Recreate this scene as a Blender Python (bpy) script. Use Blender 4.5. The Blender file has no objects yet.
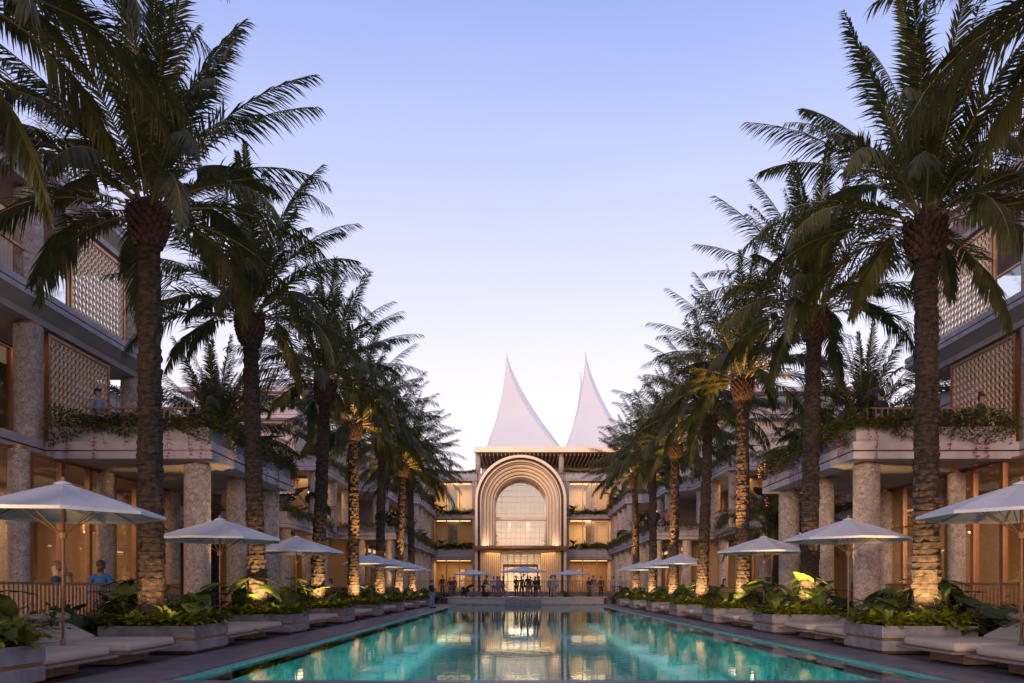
import bpy, bmesh, math, random
from mathutils import Vector, Matrix
R = math.radians
PI = math.pi
sc = bpy.context.scene
col = sc.collection

# ------------------------------------------------------------------ camera
CAMX, CAMH = -0.37, 1.25
cd = bpy.data.cameras.new("camera"); cam = bpy.data.objects.new("camera", cd); col.objects.link(cam)
cam.location = (CAMX, 0, CAMH); cam.rotation_euler = (R(90), 0, 0)
cd.sensor_width = 36; cd.lens = 36 * 800 / 1024
cd.shift_y = 246.5 / 1024; cd.shift_x = -6.5 / 1024
cd.clip_start = 0.1; cd.clip_end = 3000
sc.camera = cam

# ------------------------------------------------------------------ world (dusk sky)
w = bpy.data.worlds.new("World"); sc.world = w; w.use_nodes = True
nt = w.node_tree; nt.nodes.clear()
out = nt.nodes.new('ShaderNodeOutputWorld')
sky = nt.nodes.new('ShaderNodeTexSky'); sky.sky_type = 'NISHITA'; sky.sun_disc = False
sky.sun_elevation = R(5); sky.sun_rotation = R(200); sky.altitude = 10
bg1 = nt.nodes.new('ShaderNodeBackground'); bg1.inputs[1].default_value = 0.05
nt.links.new(sky.outputs[0], bg1.inputs[0])
tc = nt.nodes.new('ShaderNodeTexCoord'); sp = nt.nodes.new('ShaderNodeSeparateXYZ')
nt.links.new(tc.outputs['Generated'], sp.inputs[0])
rp = nt.nodes.new('ShaderNodeValToRGB')
hz = nt.nodes.new('ShaderNodeTexNoise'); hz.inputs['Scale'].default_value = 2.2; hz.inputs['Detail'].default_value = 5
hm = nt.nodes.new('ShaderNodeMapping'); hm.inputs['Scale'].default_value = (1, 1, 7); nt.links.new(tc.outputs['Generated'], hm.inputs[0]); nt.links.new(hm.outputs[0], hz.inputs['Vector'])
hs = nt.nodes.new('ShaderNodeMath'); hs.operation = 'MULTIPLY_ADD'; hs.inputs[1].default_value = .05; nt.links.new(hz.outputs[0], hs.inputs[0]); nt.links.new(sp.outputs['Z'], hs.inputs[2])
ho = nt.nodes.new('ShaderNodeMath'); ho.operation = 'SUBTRACT'; ho.inputs[1].default_value = .025; nt.links.new(hs.outputs[0], ho.inputs[0]); nt.links.new(ho.outputs[0], rp.inputs[0])
cr = rp.color_ramp
stops = [(0.0, (1.06, .88, .90)), (0.13, (1.06, .89, .96)), (0.28, (.86, .80, .98)), (0.44, (.59, .62, .94)),
         (0.60, (.33, .41, .84)), (0.8, (.26, .25, .50)), (1.0, (.25, .21, .42))]
cr.elements[0].position = 0; cr.elements[0].color = (*stops[0][1], 1)
cr.elements[1].position = 1; cr.elements[1].color = (*stops[-1][1], 1)
for p, c in stops[1:-1]:
    e = cr.elements.new(p); e.color = (*c, 1)
bg2 = nt.nodes.new('ShaderNodeBackground'); bg2.inputs[1].default_value = 0.80
nt.links.new(rp.outputs[0], bg2.inputs[0])
ad = nt.nodes.new('ShaderNodeAddShader'); nt.links.new(bg1.outputs[0], ad.inputs[0]); nt.links.new(bg2.outputs[0], ad.inputs[1])
nt.links.new(ad.outputs[0], out.inputs[0])

sl = bpy.data.lights.new("sun", 'SUN'); so = bpy.data.objects.new("sun", sl); col.objects.link(so)
sl.energy = 1.0; sl.angle = R(12); sl.color = (1, .72, .58)
so.rotation_euler = (R(84), 0, R(-16))      # low, from behind the camera and a little to its left

sc.view_settings.view_transform = 'Standard'; sc.view_settings.look = 'None'
sc.view_settings.exposure = 0.3; sc.view_settings.gamma = 1
sc.cycles.use_denoising = True
sc.cycles.max_bounces = 7; sc.cycles.transparent_max_bounces = 12
sc.cycles.sample_clamp_indirect = 4

# ------------------------------------------------------------------ materials
def mat(name, c1, c2=None, scale=5.0, rough=.7, bump=0.0, bscale=None, metal=0.0, detail=4, tex='noise', stretch=None, ior=None, subs=0.0, lo=.35, hi=.65, bdist=.02):
    m = bpy.data.materials.new(name); m.use_nodes = True
    n = m.node_tree; b = n.nodes['Principled BSDF']; L = n.links
    b.inputs['Roughness'].default_value = rough; b.inputs['Metallic'].default_value = metal
    b.inputs['Base Color'].default_value = (*c1, 1)
    t = n.nodes.new('ShaderNodeTexCoord'); mp = n.nodes.new('ShaderNodeMapping'); L.new(t.outputs['Object'], mp.inputs[0])
    if stretch: mp.inputs['Scale'].default_value = stretch
    if c2:
        if tex == 'voronoi':
            nz = n.nodes.new('ShaderNodeTexVoronoi'); nz.inputs['Scale'].default_value = scale; o = nz.outputs['Color']
            bw = n.nodes.new('ShaderNodeRGBToBW'); L.new(o, bw.inputs[0]); o = bw.outputs[0]
        else:
            nz = n.nodes.new('ShaderNodeTexNoise'); nz.inputs['Scale'].default_value = scale; nz.inputs['Detail'].default_value = detail; o = nz.outputs[0]
        L.new(mp.outputs[0], nz.inputs['Vector'])
        r = n.nodes.new('ShaderNodeValToRGB'); r.color_ramp.elements[0].position = lo; r.color_ramp.elements[1].position = hi
        r.color_ramp.elements[0].color = (*c1, 1); r.color_ramp.elements[1].color = (*c2, 1)
        L.new(o, r.inputs[0]); L.new(r.outputs[0], b.inputs['Base Color'])
    if bump:
        bz = n.nodes.new('ShaderNodeTexNoise') if tex != 'voronoi' else n.nodes.new('ShaderNodeTexVoronoi')
        bz.inputs['Scale'].default_value = bscale or scale * 2
        L.new(mp.outputs[0], bz.inputs['Vector'])
        bp = n.nodes.new('ShaderNodeBump'); bp.inputs['Strength'].default_value = bump; bp.inputs['Distance'].default_value = bdist
        L.new(bz.outputs[0], bp.inputs['Height']); L.new(bp.outputs[0], b.inputs['Normal'])
    return m

def leafmat(name, c1, c2, trans=.25, rough=.5):
    m = mat(name, c1, c2, scale=1.6, rough=rough, detail=2)
    n = m.node_tree; L = n.links; b = n.nodes['Principled BSDF']
    tr = n.nodes.new('ShaderNodeBsdfTranslucent'); mx = n.nodes.new('ShaderNodeMixShader'); mx.inputs[0].default_value = trans
    src = b.inputs['Base Color'].links[0].from_socket
    L.new(src, tr.inputs[0])
    L.new(b.outputs[0], mx.inputs[1]); L.new(tr.outputs[0], mx.inputs[2])
    L.new(mx.outputs[0], n.nodes['Material Output'].inputs[0])
    return m

def paver_mat(name, c1, c2, sx, sy):
    m = bpy.data.materials.new(name); m.use_nodes = True
    n = m.node_tree; L = n.links; b = n.nodes['Principled BSDF']; b.inputs['Roughness'].default_value = .45
    t = n.nodes.new('ShaderNodeTexCoord'); br = n.nodes.new('ShaderNodeTexBrick')
    mp = n.nodes.new('ShaderNodeMapping'); mp.inputs['Rotation'].default_value = (0, 0, R(90)); L.new(t.outputs['Object'], mp.inputs[0])
    L.new(mp.outputs[0], br.inputs['Vector'])
    br.inputs['Color1'].default_value = (*c1, 1); br.inputs['Color2'].default_value = (*c2, 1); br.inputs['Mortar'].default_value = (.05, .047, .05, 1)
    br.inputs['Scale'].default_value = 1; br.inputs['Mortar Size'].default_value = .006; br.inputs['Brick Width'].default_value = sx; br.inputs['Row Height'].default_value = sy
    nz = n.nodes.new('ShaderNodeTexNoise'); nz.inputs['Scale'].default_value = 3; nz.inputs['Detail'].default_value = 6
    L.new(t.outputs['Object'], nz.inputs['Vector'])
    mx = n.nodes.new('ShaderNodeMixRGB'); mx.blend_type = 'MULTIPLY'; mx.inputs[0].default_value = .5
    L.new(br.outputs[0], mx.inputs[1]); L.new(nz.outputs[0], mx.inputs[2]); L.new(mx.outputs[0], b.inputs['Base Color'])
    bp = n.nodes.new('ShaderNodeBump'); bp.inputs['Strength'].default_value = .3; bp.inputs['Distance'].default_value = .01
    L.new(br.outputs['Fac'], bp.inputs['Height']); bp.invert = True; L.new(bp.outputs[0], b.inputs['Normal'])
    return m

def glassmat(name, tint, base=.12, rough=.02):
    m = bpy.data.materials.new(name); m.use_nodes = True
    n = m.node_tree; L = n.links; n.nodes.remove(n.nodes['Principled BSDF'])
    tr = n.nodes.new('ShaderNodeBsdfTransparent'); tr.inputs[0].default_value = (*tint, 1)
    gl = n.nodes.new('ShaderNodeBsdfGlossy'); gl.inputs['Roughness'].default_value = rough
    lw = n.nodes.new('ShaderNodeLayerWeight'); lw.inputs[0].default_value = .5
    fr = n.nodes.new('ShaderNodeMath'); fr.operation = 'POWER'; fr.inputs[1].default_value = 4.0; L.new(lw.outputs['Facing'], fr.inputs[0])
    ma = n.nodes.new('ShaderNodeMath'); ma.operation = 'ADD'; ma.inputs[1].default_value = base; ma.use_clamp = True
    mx = n.nodes.new('ShaderNodeMixShader')
    L.new(fr.outputs[0], ma.inputs[0]); L.new(ma.outputs[0], mx.inputs[0]); L.new(tr.outputs[0], mx.inputs[1]); L.new(gl.outputs[0], mx.inputs[2])
    L.new(mx.outputs[0], n.nodes['Material Output'].inputs[0])
    return m

def emit(name, c, s):
    m = bpy.data.materials.new(name); m.use_nodes = True
    b = m.node_tree.nodes['Principled BSDF']
    b.inputs['Base Color'].default_value = (*c, 1)
    b.inputs['Emission Color'].default_value = (*c, 1); b.inputs['Emission Strength'].default_value = s
    return m

M = {}
M['concrete'] = mat('pale_concrete', (.42, .365, .40), (.53, .465, .50), 2.5, .7, .15, 30)
M['soffit'] = mat('soffit_plaster', (.40, .34, .33), (.46, .40, .38), 1.0, .8, .05, 10)
M['planter'] = mat('planter_stone', (.19, .175, .19), (.33, .30, .325), 3.5, .65, .3, 25, detail=8)
M['deck'] = mat('dark_deck', (.075, .072, .082), (.125, .118, .135), .8, .35, .1, 8, detail=6)
M['paver'] = paver_mat('deck_pavers', (.20, .19, .21), (.27, .255, .28), .62, .31)
M['coping'] = mat('coping_stone', (.13, .12, .135), (.21, .195, .215), 2.5, .42, .1, 20, detail=7)
M['copper'] = mat('bronze_metal', (.42, .20, .10), (.52, .27, .14), 2, .38, metal=.75)
M['gold'] = mat('champagne_metal', (.84, .64, .44), (.90, .72, .52), .6, .42, metal=.25)
M['darkcopper'] = mat('dark_bronze', (.16, .075, .045), (.22, .11, .065), 2, .4, metal=.6)
M['wood'] = mat('timber', (.25, .12, .06), (.36, .19, .10), 3, .5, .1, 20, stretch=(1, 1, 8))
M['daywood'] = mat('washed_timber', (.20, .13, .11), (.30, .21, .18), 4, .55, .1, 30, stretch=(1, 6, 1))
M['cushion'] = mat('beige_cushion', (.46, .39, .31), (.53, .455, .365), 1.5, .9, .5, 7, bdist=.03)
M['canvas'] = mat('canvas', (.64, .64, .67), (.70, .70, .73), 1.5, .85, .1, 200, bdist=.002)
M['stone'] = None
M['soil'] = mat('soil', (.02, .015, .01), (.05, .035, .02), 6, 1, .5, 30)
M['bark'] = mat('palm_bark', (.010, .007, .006), (.062, .037, .026), 7, .9, .8, 22, detail=8, stretch=(1, 1, 2.6))
M['boot'] = mat('palm_boot', (.025, .012, .008), (.10, .045, .026), 9, .8, .5, 30)
M['palm'] = leafmat('palm_leaf', (.045, .052, .014), (.11, .112, .028), .3, .42)
M['palmstem'] = mat('palm_stem', (.22, .15, .04), (.30, .20, .06), 3, .6)
M['fern'] = leafmat('fern_leaf', (.14, .18, .012), (.33, .33, .02), .35)
M['ear'] = leafmat('big_leaf', (.05, .085, .016), (.13, .155, .026), .3, .55)
M['eardark'] = leafmat('dark_big_leaf', (.025, .055, .03), (.055, .09, .035), .2, .4)
M['shrub'] = leafmat('shrub_leaf', (.045, .07, .014), (.12, .15, .025), .25)
M['vinegreen'] = leafmat('vine_leaf', (.055, .08, .014), (.17, .17, .03), .25)
M['stem'] = mat('plant_stem', (.06, .07, .02), (.10, .10, .03), 4, .6)
M['pink'] = mat('pink_petals', (.80, .16, .50), (.88, .34, .66), 20, .7)
M['glass'] = glassmat('window_glass', (.86, .84, .82), .10)
M['clearglass'] = glassmat('balustrade_glass', (.93, .95, .97), .16)
M['tent'] = mat('tent_membrane', (.80, .81, .84), (.84, .85, .88), .3, .8)
M['warmwall'] = mat('warm_wall', (.36, .22, .12), (.42, .27, .15), .7, .7, stretch=(3, 3, .2))
M['cream'] = mat('cream_wall', (.62, .50, .36), (.70, .57, .42), 1.0, .8)
M['curtain'] = mat('curtain_cloth', (.48, .42, .38), (.66, .60, .55), 2.2, .9, stretch=(9, 9, .05))
M['dark'] = mat('dark_metal', (.02, .02, .025), (.04, .04, .045), 4, .5)
M['lamp'] = emit('lamp_glow', (1, .68, .32), 9)
M['strip'] = emit('strip_lamp', (1, .66, .28), 2.2)
M['pool'] = None

def stone_mat():
    m = bpy.data.materials.new('rough_stone'); m.use_nodes = True
    n = m.node_tree; L = n.links; b = n.nodes['Principled BSDF']; b.inputs['Roughness'].default_value = .8
    t = n.nodes.new('ShaderNodeTexCoord')
    v = n.nodes.new('ShaderNodeTexVoronoi'); v.inputs['Scale'].default_value = 9; L.new(t.outputs['Object'], v.inputs['Vector'])
    nz = n.nodes.new('ShaderNodeTexNoise'); nz.inputs['Scale'].default_value = 26; nz.inputs['Detail'].default_value = 9; nz.inputs['Distortion'].default_value = 1.2
    L.new(t.outputs['Object'], nz.inputs['Vector'])
    r = n.nodes.new('ShaderNodeValToRGB'); e = r.color_ramp.elements
    e[0].position = .36; e[0].color = (.37, .275, .23, 1); e[1].position = .52; e[1].color = (.62, .50, .43, 1)
    x = e.new(.68); x.color = (.76, .63, .57, 1)
    L.new(nz.outputs[0], r.inputs[0])
    bw = n.nodes.new('ShaderNodeRGBToBW'); L.new(v.outputs['Color'], bw.inputs[0])
    mr = n.nodes.new('ShaderNodeMapRange'); mr.inputs['To Min'].default_value = .65; mr.inputs['To Max'].default_value = 1.2; L.new(bw.outputs[0], mr.inputs[0])
    mx = n.nodes.new('ShaderNodeMixRGB'); mx.blend_type = 'MULTIPLY'; mx.inputs[0].default_value = 1
    L.new(r.outputs[0], mx.inputs[1]); L.new(mr.outputs[0], mx.inputs[2]); L.new(mx.outputs[0], b.inputs['Base Color'])
    bp = n.nodes.new('ShaderNodeBump'); bp.inputs['Strength'].default_value = .9; bp.inputs['Distance'].default_value = .05
    L.new(nz.outputs[0], bp.inputs['Height']); L.new(bp.outputs[0], b.inputs['Normal'])
    return m
M['stone'] = stone_mat()

def pool_mat():
    m = bpy.data.materials.new('pool_tiles'); m.use_nodes = True
    n = m.node_tree; L = n.links; b = n.nodes['Principled BSDF']; b.inputs['Roughness'].default_value = .4
    t = n.nodes.new('ShaderNodeTexCoord')
    v = n.nodes.new('ShaderNodeTexVoronoi'); v.inputs['Scale'].default_value = 7; L.new(t.outputs['Object'], v.inputs['Vector'])  # tile tone variation that also paints caustic light patches into the colour
    nz = n.nodes.new('ShaderNodeTexNoise'); nz.inputs['Scale'].default_value = .6; nz.inputs['Detail'].default_value = 5; L.new(t.outputs['Object'], nz.inputs['Vector'])
    bw = n.nodes.new('ShaderNodeRGBToBW'); L.new(v.outputs['Color'], bw.inputs[0])
    a = n.nodes.new('ShaderNodeMath'); a.operation = 'ADD'; L.new(bw.outputs[0], a.inputs[0]); L.new(nz.outputs[0], a.inputs[1])
    r = n.nodes.new('ShaderNodeValToRGB'); e = r.color_ramp.elements
    e[0].position = .5; e[0].color = (.02, .33, .34, 1); e[1].position = 1.0; e[1].color = (.10, .66, .62, 1)
    mu = n.nodes.new('ShaderNodeMath'); mu.operation = 'MULTIPLY'; mu.inputs[1].default_value = .75; L.new(a.outputs[0], mu.inputs[0])
    L.new(mu.outputs[0], r.inputs[0]); L.new(r.outputs[0], b.inputs['Base Color'])
    return m
M['pool'] = pool_mat()

def water_mat():
    m = bpy.data.materials.new('pool_water'); m.use_nodes = True
    n = m.node_tree; L = n.links; n.nodes.remove(n.nodes['Principled BSDF'])
    tr = n.nodes.new('ShaderNodeBsdfTransparent'); tr.inputs[0].default_value = (.55, .93, .90, 1)
    gl = n.nodes.new('ShaderNodeBsdfGlossy'); gl.inputs['Roughness'].default_value = .015; gl.inputs['Color'].default_value = (.86, .95, .97, 1)
    t = n.nodes.new('ShaderNodeTexCoord')
    nz = n.nodes.new('ShaderNodeTexNoise'); nz.inputs['Scale'].default_value = 2.2; nz.inputs['Detail'].default_value = 3; L.new(t.outputs['Object'], nz.inputs['Vector'])
    nz2 = n.nodes.new('ShaderNodeTexNoise'); nz2.inputs['Scale'].default_value = 11; nz2.inputs['Detail'].default_value = 2; L.new(t.outputs['Object'], nz2.inputs['Vector'])
    a = n.nodes.new('ShaderNodeMath'); a.operation = 'MULTIPLY_ADD'; a.inputs[1].default_value = .18; L.new(nz2.outputs[0], a.inputs[0]); L.new(nz.outputs[0], a.inputs[2])
    bp = n.nodes.new('ShaderNodeBump'); bp.inputs['Strength'].default_value = .08; bp.inputs['Distance'].default_value = .025
    L.new(a.outputs[0], bp.inputs['Height']); L.new(bp.outputs[0], gl.inputs['Normal'])
    fr = n.nodes.new('ShaderNodeFresnel'); fr.inputs[0].default_value = 1.33; L.new(bp.outputs[0], fr.inputs['Normal'])
    mx = n.nodes.new('ShaderNodeMixShader'); L.new(fr.outputs[0], mx.inputs[0]); L.new(tr.outputs[0], mx.inputs[1]); L.new(gl.outputs[0], mx.inputs[2])
    L.new(mx.outputs[0], n.nodes['Material Output'].inputs[0])
    return m
M['water'] = water_mat()

# ------------------------------------------------------------------ mesh builder
class MB:
    def __init__(s, mx=1): s.v = []; s.f = []; s.m = []; s.mx = mx; s.sm = False
    def add(s, vs, fs, mi=0):
        o = len(s.v); s.v += [tuple(p) for p in vs]
        for f in fs: s.f.append(tuple(o + i for i in f)); s.m.append(mi)
    def box(s, x0, x1, y0, y1, z0, z1, mi=0):
        if x0 > x1: x0, x1 = x1, x0
        s.add([(x0, y0, z0), (x1, y0, z0), (x1, y1, z0), (x0, y1, z0), (x0, y0, z1), (x1, y0, z1), (x1, y1, z1), (x0, y1, z1)],
              [(0, 3, 2, 1), (4, 5, 6, 7), (0, 1, 5, 4), (1, 2, 6, 5), (2, 3, 7, 6), (3, 0, 4, 7)], mi)
    def prism(s, poly, z0, z1, mi=0):          # poly counter-clockwise in plan
        a = sum(poly[i][0] * poly[(i + 1) % len(poly)][1] - poly[(i + 1) % len(poly)][0] * poly[i][1] for i in range(len(poly)))
        if a < 0: poly = poly[::-1]
        n = len(poly)
        s.add([(x, y, z0) for x, y in poly] + [(x, y, z1) for x, y in poly],
              [tuple(range(n))[::-1], tuple(range(n, 2 * n))] + [(i, (i + 1) % n, n + (i + 1) % n, n + i) for i in range(n)], mi)
    def lathe(s, cx, cy, prof, n=16, mi=0, cap=True, fn=None):
        vs = []
        for j, (r, z) in enumerate(prof):
            for i in range(n):
                a = 2 * PI * i / n; rr = r * (fn(a, z, j) if fn else 1)
                vs.append((cx + rr * math.cos(a), cy + rr * math.sin(a), z))
        fs = [(j * n + i, j * n + (i + 1) % n, (j + 1) * n + (i + 1) % n, (j + 1) * n + i) for j in range(len(prof) - 1) for i in range(n)]
        if cap: fs += [tuple(range(n))[::-1], tuple((len(prof) - 1) * n + i for i in range(n))]
        s.add(vs, fs, mi)
    def tube(s, pts, r, n=6, mi=0, cap=True):
        pts = [Vector(p) for p in pts]; vs = []
        for k, p in enumerate(pts):
            t = (pts[min(k + 1, len(pts) - 1)] - pts[max(k - 1, 0)]).normalized()
            u = Vector((0, 0, 1)) if abs(t.z) < .9 else Vector((1, 0, 0))
            a = t.cross(u).normalized(); b = a.cross(t)
            rr = r[k] if isinstance(r, (list, tuple)) else r
            for i in range(n):
                q = 2 * PI * i / n; vs.append(p + a * rr * math.cos(q) + b * rr * math.sin(q))
        K = len(pts)
        fs = [(j * n + i, (j + 1) * n + i, (j + 1) * n + (i + 1) % n, j * n + (i + 1) % n) for j in range(K - 1) for i in range(n)]
        if cap: fs += [tuple(range(n)), tuple((K - 1) * n + i for i in range(n))[::-1]]
        s.add(vs, fs, mi)
    def ell(s, c, r, nu=10, nv=7, mi=0, v0=0.0, v1=1.0):
        vs = []; 
        for j in range(nv + 1):
            a = PI * (v0 + (v1 - v0) * j / nv)
            for i in range(nu):
                b = 2 * PI * i / nu
                vs.append((c[0] + r[0] * math.sin(a) * math.cos(b), c[1] + r[1] * math.sin(a) * math.sin(b), c[2] + r[2] * math.cos(a)))
        s.add(vs, [(j * nu + i, (j + 1) * nu + i, (j + 1) * nu + (i + 1) % nu, j * nu + (i + 1) % nu) for j in range(nv) for i in range(nu)], mi)
    def sweep(s, path, prof, mi=0):            # closed profile (outward offset, z) swept on an open plan path; outward = right of travel
        n = len(path); k = len(prof); vs = []
        for i, p in enumerate(path):
            p = Vector(p)
            d0 = (Vector(path[i]) - Vector(path[i - 1])).normalized() if i else None
            d1 = (Vector(path[i + 1]) - Vector(path[i])).normalized() if i < n - 1 else None
            n0 = Vector((d0.y, -d0.x)) if d0 else None; n1 = Vector((d1.y, -d1.x)) if d1 else None
            if n0 is None: nn = n1
            elif n1 is None: nn = n0
            else:
                nn = (n0 + n1).normalized(); nn /= max(.3, nn.dot(n0))
            for o, z in prof: vs.append((p.x + nn.x * o, p.y + nn.y * o, z))
        fs = [(i * k + j, (i + 1) * k + j, (i + 1) * k + (j + 1) % k, i * k + (j + 1) % k) for i in range(n - 1) for j in range(k)]
        fs += [tuple(range(k)), tuple((n - 1) * k + j for j in range(k))[::-1]]
        s.add(vs, fs, mi)
    def mesh(s, name, mats, smooth=False):
        me = bpy.data.meshes.new(name)
        if s.mx < 0:
            vv = [(-x, y, z) for x, y, z in s.v]; ff = [f[::-1] for f in s.f]
        else: vv, ff = s.v, s.f
        me.from_pydata(vv, [], ff)
        for m in (mats if isinstance(mats, (list, tuple)) else [mats]): me.materials.append(m)
        me.polygons.foreach_set('material_index', s.m)
        if smooth: me.polygons.foreach_set('use_smooth', [True] * len(ff))
        me.update(); return me
    def build(s, name, mats, parent=None, smooth=False, bevel=0, fix=False, label=None):
        if not s.v: return None
        me = s.mesh(name, mats, smooth)
        if fix:
            bm = bmesh.new(); bm.from_mesh(me); bmesh.ops.recalc_face_normals(bm, faces=bm.faces); bm.to_mesh(me); bm.free()
        o = link(name, me, parent)
        if bevel:
            b = o.modifiers.new('b', 'BEVEL'); b.width = bevel; b.segments = 2; b.limit_method = 'ANGLE'
        if label: o['label'] = label
        return o

def link(name, me, parent=None, loc=(0, 0, 0), rz=0, sc_=1):
    o = bpy.data.objects.new(name, me); col.objects.link(o)
    if parent: o.parent = parent
    o.location = loc; o.rotation_euler = (0, 0, rz)
    if sc_ != 1: o.scale = (sc_, sc_, sc_) if not isinstance(sc_, tuple) else sc_
    return o
def tag(o, label, cat, group=None):
    o['label'] = label; o['category'] = cat
    if group: o['group'] = group
    return o
def empty(name, loc, label, cat, group=None, rz=0):
    return tag(link(name, None, None, loc, rz), label, cat, group)
def struct(o): o['kind'] = 'structure'; return o
def stuff(o, label, cat): tag(o, label, cat); o['kind'] = 'stuff'; return o
def copy_tree(o, parent=None):
    c = o.copy(); col.objects.link(c); c.parent = parent
    for ch in list(o.children): copy_tree(ch, c)
    return c
ORD = ['nearest', 'second', 'third', 'fourth', 'fifth', 'sixth', 'seventh', 'eighth', 'ninth', 'tenth']
NTH = ['first', 'second', 'third', 'fourth', 'fifth', 'sixth', 'seventh', 'eighth', 'ninth', 'tenth', 'eleventh', 'twelfth', 'thirteenth', 'fourteenth', 'fifteenth', 'sixteenth', 'seventeenth', 'eighteenth', 'nineteenth', 'twentieth', 'twenty first', 'twenty second', 'twenty third', 'twenty fourth', 'twenty fifth', 'twenty sixth'] + ['twenty ' + q for q in ('seventh', 'eighth', 'ninth')] + ['thirtieth'] + ['thirty ' + q for q in ('first', 'second', 'third', 'fourth', 'fifth', 'sixth', 'seventh', 'eighth', 'ninth')] + ['fortieth']
SIDE = {-1: 'left', 1: 'right'}

def area(loc, rot, sx, sy, power, color=(1, .68, .38)):
    l = bpy.data.lights.new('ceiling_light', 'AREA'); l.shape = 'RECTANGLE'; l.size = sx; l.size_y = sy; l.energy = power; l.color = color
    o = bpy.data.objects.new('ceiling_light', l); col.objects.link(o); o.location = loc; o.rotation_euler = rot
    return o

# ------------------------------------------------------------------ ground, deck, pool
PX0, PX1, PY0, PY1 = -5.22, 5.68, 10.85, 62.0
g = MB()
g.box(-600, PX0 - .3, -60, 900, -.5, -.02); g.box(PX1 + .3, 600, -60, 900, -.5, -.02)
g.box(PX0 - .3, PX1 + .3, -60, PY0 - .3, -.5, -.02); g.box(PX0 - .3, PX1 + .3, PY1 + .3, 900, -.5, -.02)
struct(g.build('ground', M['deck']))
d = MB()
for x0, x1 in ((PX0 - 1.25, PX0), ): d.box(x0, x1, -4, PY1 + .5, -.3, 0)
struct(d.build('coping', M['coping']))
d = MB(); d.box(PX1, PX1 + .9, -4, PY1 + .5, -.3, 0); d.box(PX0, PX1, -4, PY0, -.3, -.002); d.box(PX0, PX1, PY1, PY1 + .5, -.3, -.002)
struct(d.build('pavement', M['paver']))
WZ = -.055
b = MB()
D = -1.35
b.add([(PX0, PY0, D), (PX1, PY0, D), (PX1, PY1, D), (PX0, PY1, D), (PX0, PY0, -.06), (PX1, PY0, -.06), (PX1, PY1, -.06), (PX0, PY1, -.06)],
      [(0, 1, 2, 3), (0, 4, 5, 1), (1, 5, 6, 2), (2, 6, 7, 3), (3, 7, 4, 0)])
struct(b.build('pool_basin', M['pool']))
M['lip'] = mat('lip_tiles', (.12, .42, .40), (.2, .55, .5), 9, .35)
b = MB()
b.box(PX0 + .001, PX0 + .16, PY0, PY1, -.12, WZ + .02); b.box(PX1 - .16, PX1 - .001, PY0, PY1, -.12, WZ + .02)
b.box(PX0 + .16, PX1 - .16, PY1 - .16, PY1 - .001, -.12, WZ + .02)
struct(b.build('pool_lip', M['lip']))
b = MB(); b.add([(PX0 + .16, PY0, WZ), (PX1 - .16, PY0, WZ), (PX1 - .16, PY1 - .16, WZ), (PX0 + .16, PY1 - .16, WZ)], [(0, 1, 2, 3)])
struct(b.build('water', M['water']))
def poolspot(x, y, p, sz=.5):
    l = bpy.data.lights.new('pool_lamp_and_fill', 'AREA'); l.shape = 'RECTANGLE'; l.size = .3; l.size_y = 6.0; l.energy = p; l.color = (.55, 1, .95)
    o = bpy.data.objects.new('pool_lamp_and_fill', l); col.objects.link(o)
    o.location = (x, y, -.3); o.rotation_euler = (0, R(-8 if x > 0 else 8), 0)
for y in (14.5, 21.5, 28.5, 35.5, 42.5, 49.5, 56.5):
    poolspot(PX0 + .75, y, 32); poolspot(PX1 - .75, y, 32); poolspot(PX0 + 3.6, y, 6); poolspot(PX1 - 3.6, y, 6)  # the two weak inner rows are added fill to brighten the middle of the floor

# terrace at the far end of the pool
t = MB(); t.box(-60, 60, 64.2, 140, -.1, .5); struct(t.build('terrace', M['coping']))
tr = MB(); tr.box(-5.9, 6.3, 62.45, 64.3, 0, .46); tr.box(-6.1, 6.5, 62.35, 64.4, .46, .54)
M['benchstone'] = mat('bench_stone', (.50, .40, .37), (.60, .49, .46), 2, .6, .1, 30)
bench = tr.build('stone_bench', M['benchstone'], bevel=.015)
tag(bench, 'long pale stone bench ledge at the far end of the pool', 'bench')
stp = MB(); stp.box(-1.4, 1.4, 62.0 + .05, 62.36, 0, .17); stp.box(-1.4, 1.4, 62.2, 62.36, .17, .34)
struct(stp.build('steps', M['planter']))

# ------------------------------------------------------------------ vegetation meshes
def leaflet(mb, base, d, nrm, L, wd, droop=.15, mi=0):
    s_ = d.cross(nrm); s_.normalize()
    mid = base + d * (L * .55) - Vector((0, 0, 1)) * (L * droop * .35)
    tip = base + d * L - Vector((0, 0, 1)) * (L * droop)
    mb.add([base - s_ * wd * .35, base + s_ * wd * .35, mid + s_ * wd * .5, mid - s_ * wd * .5, tip], [(0, 1, 2, 3), (3, 2, 4)], mi)

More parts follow.
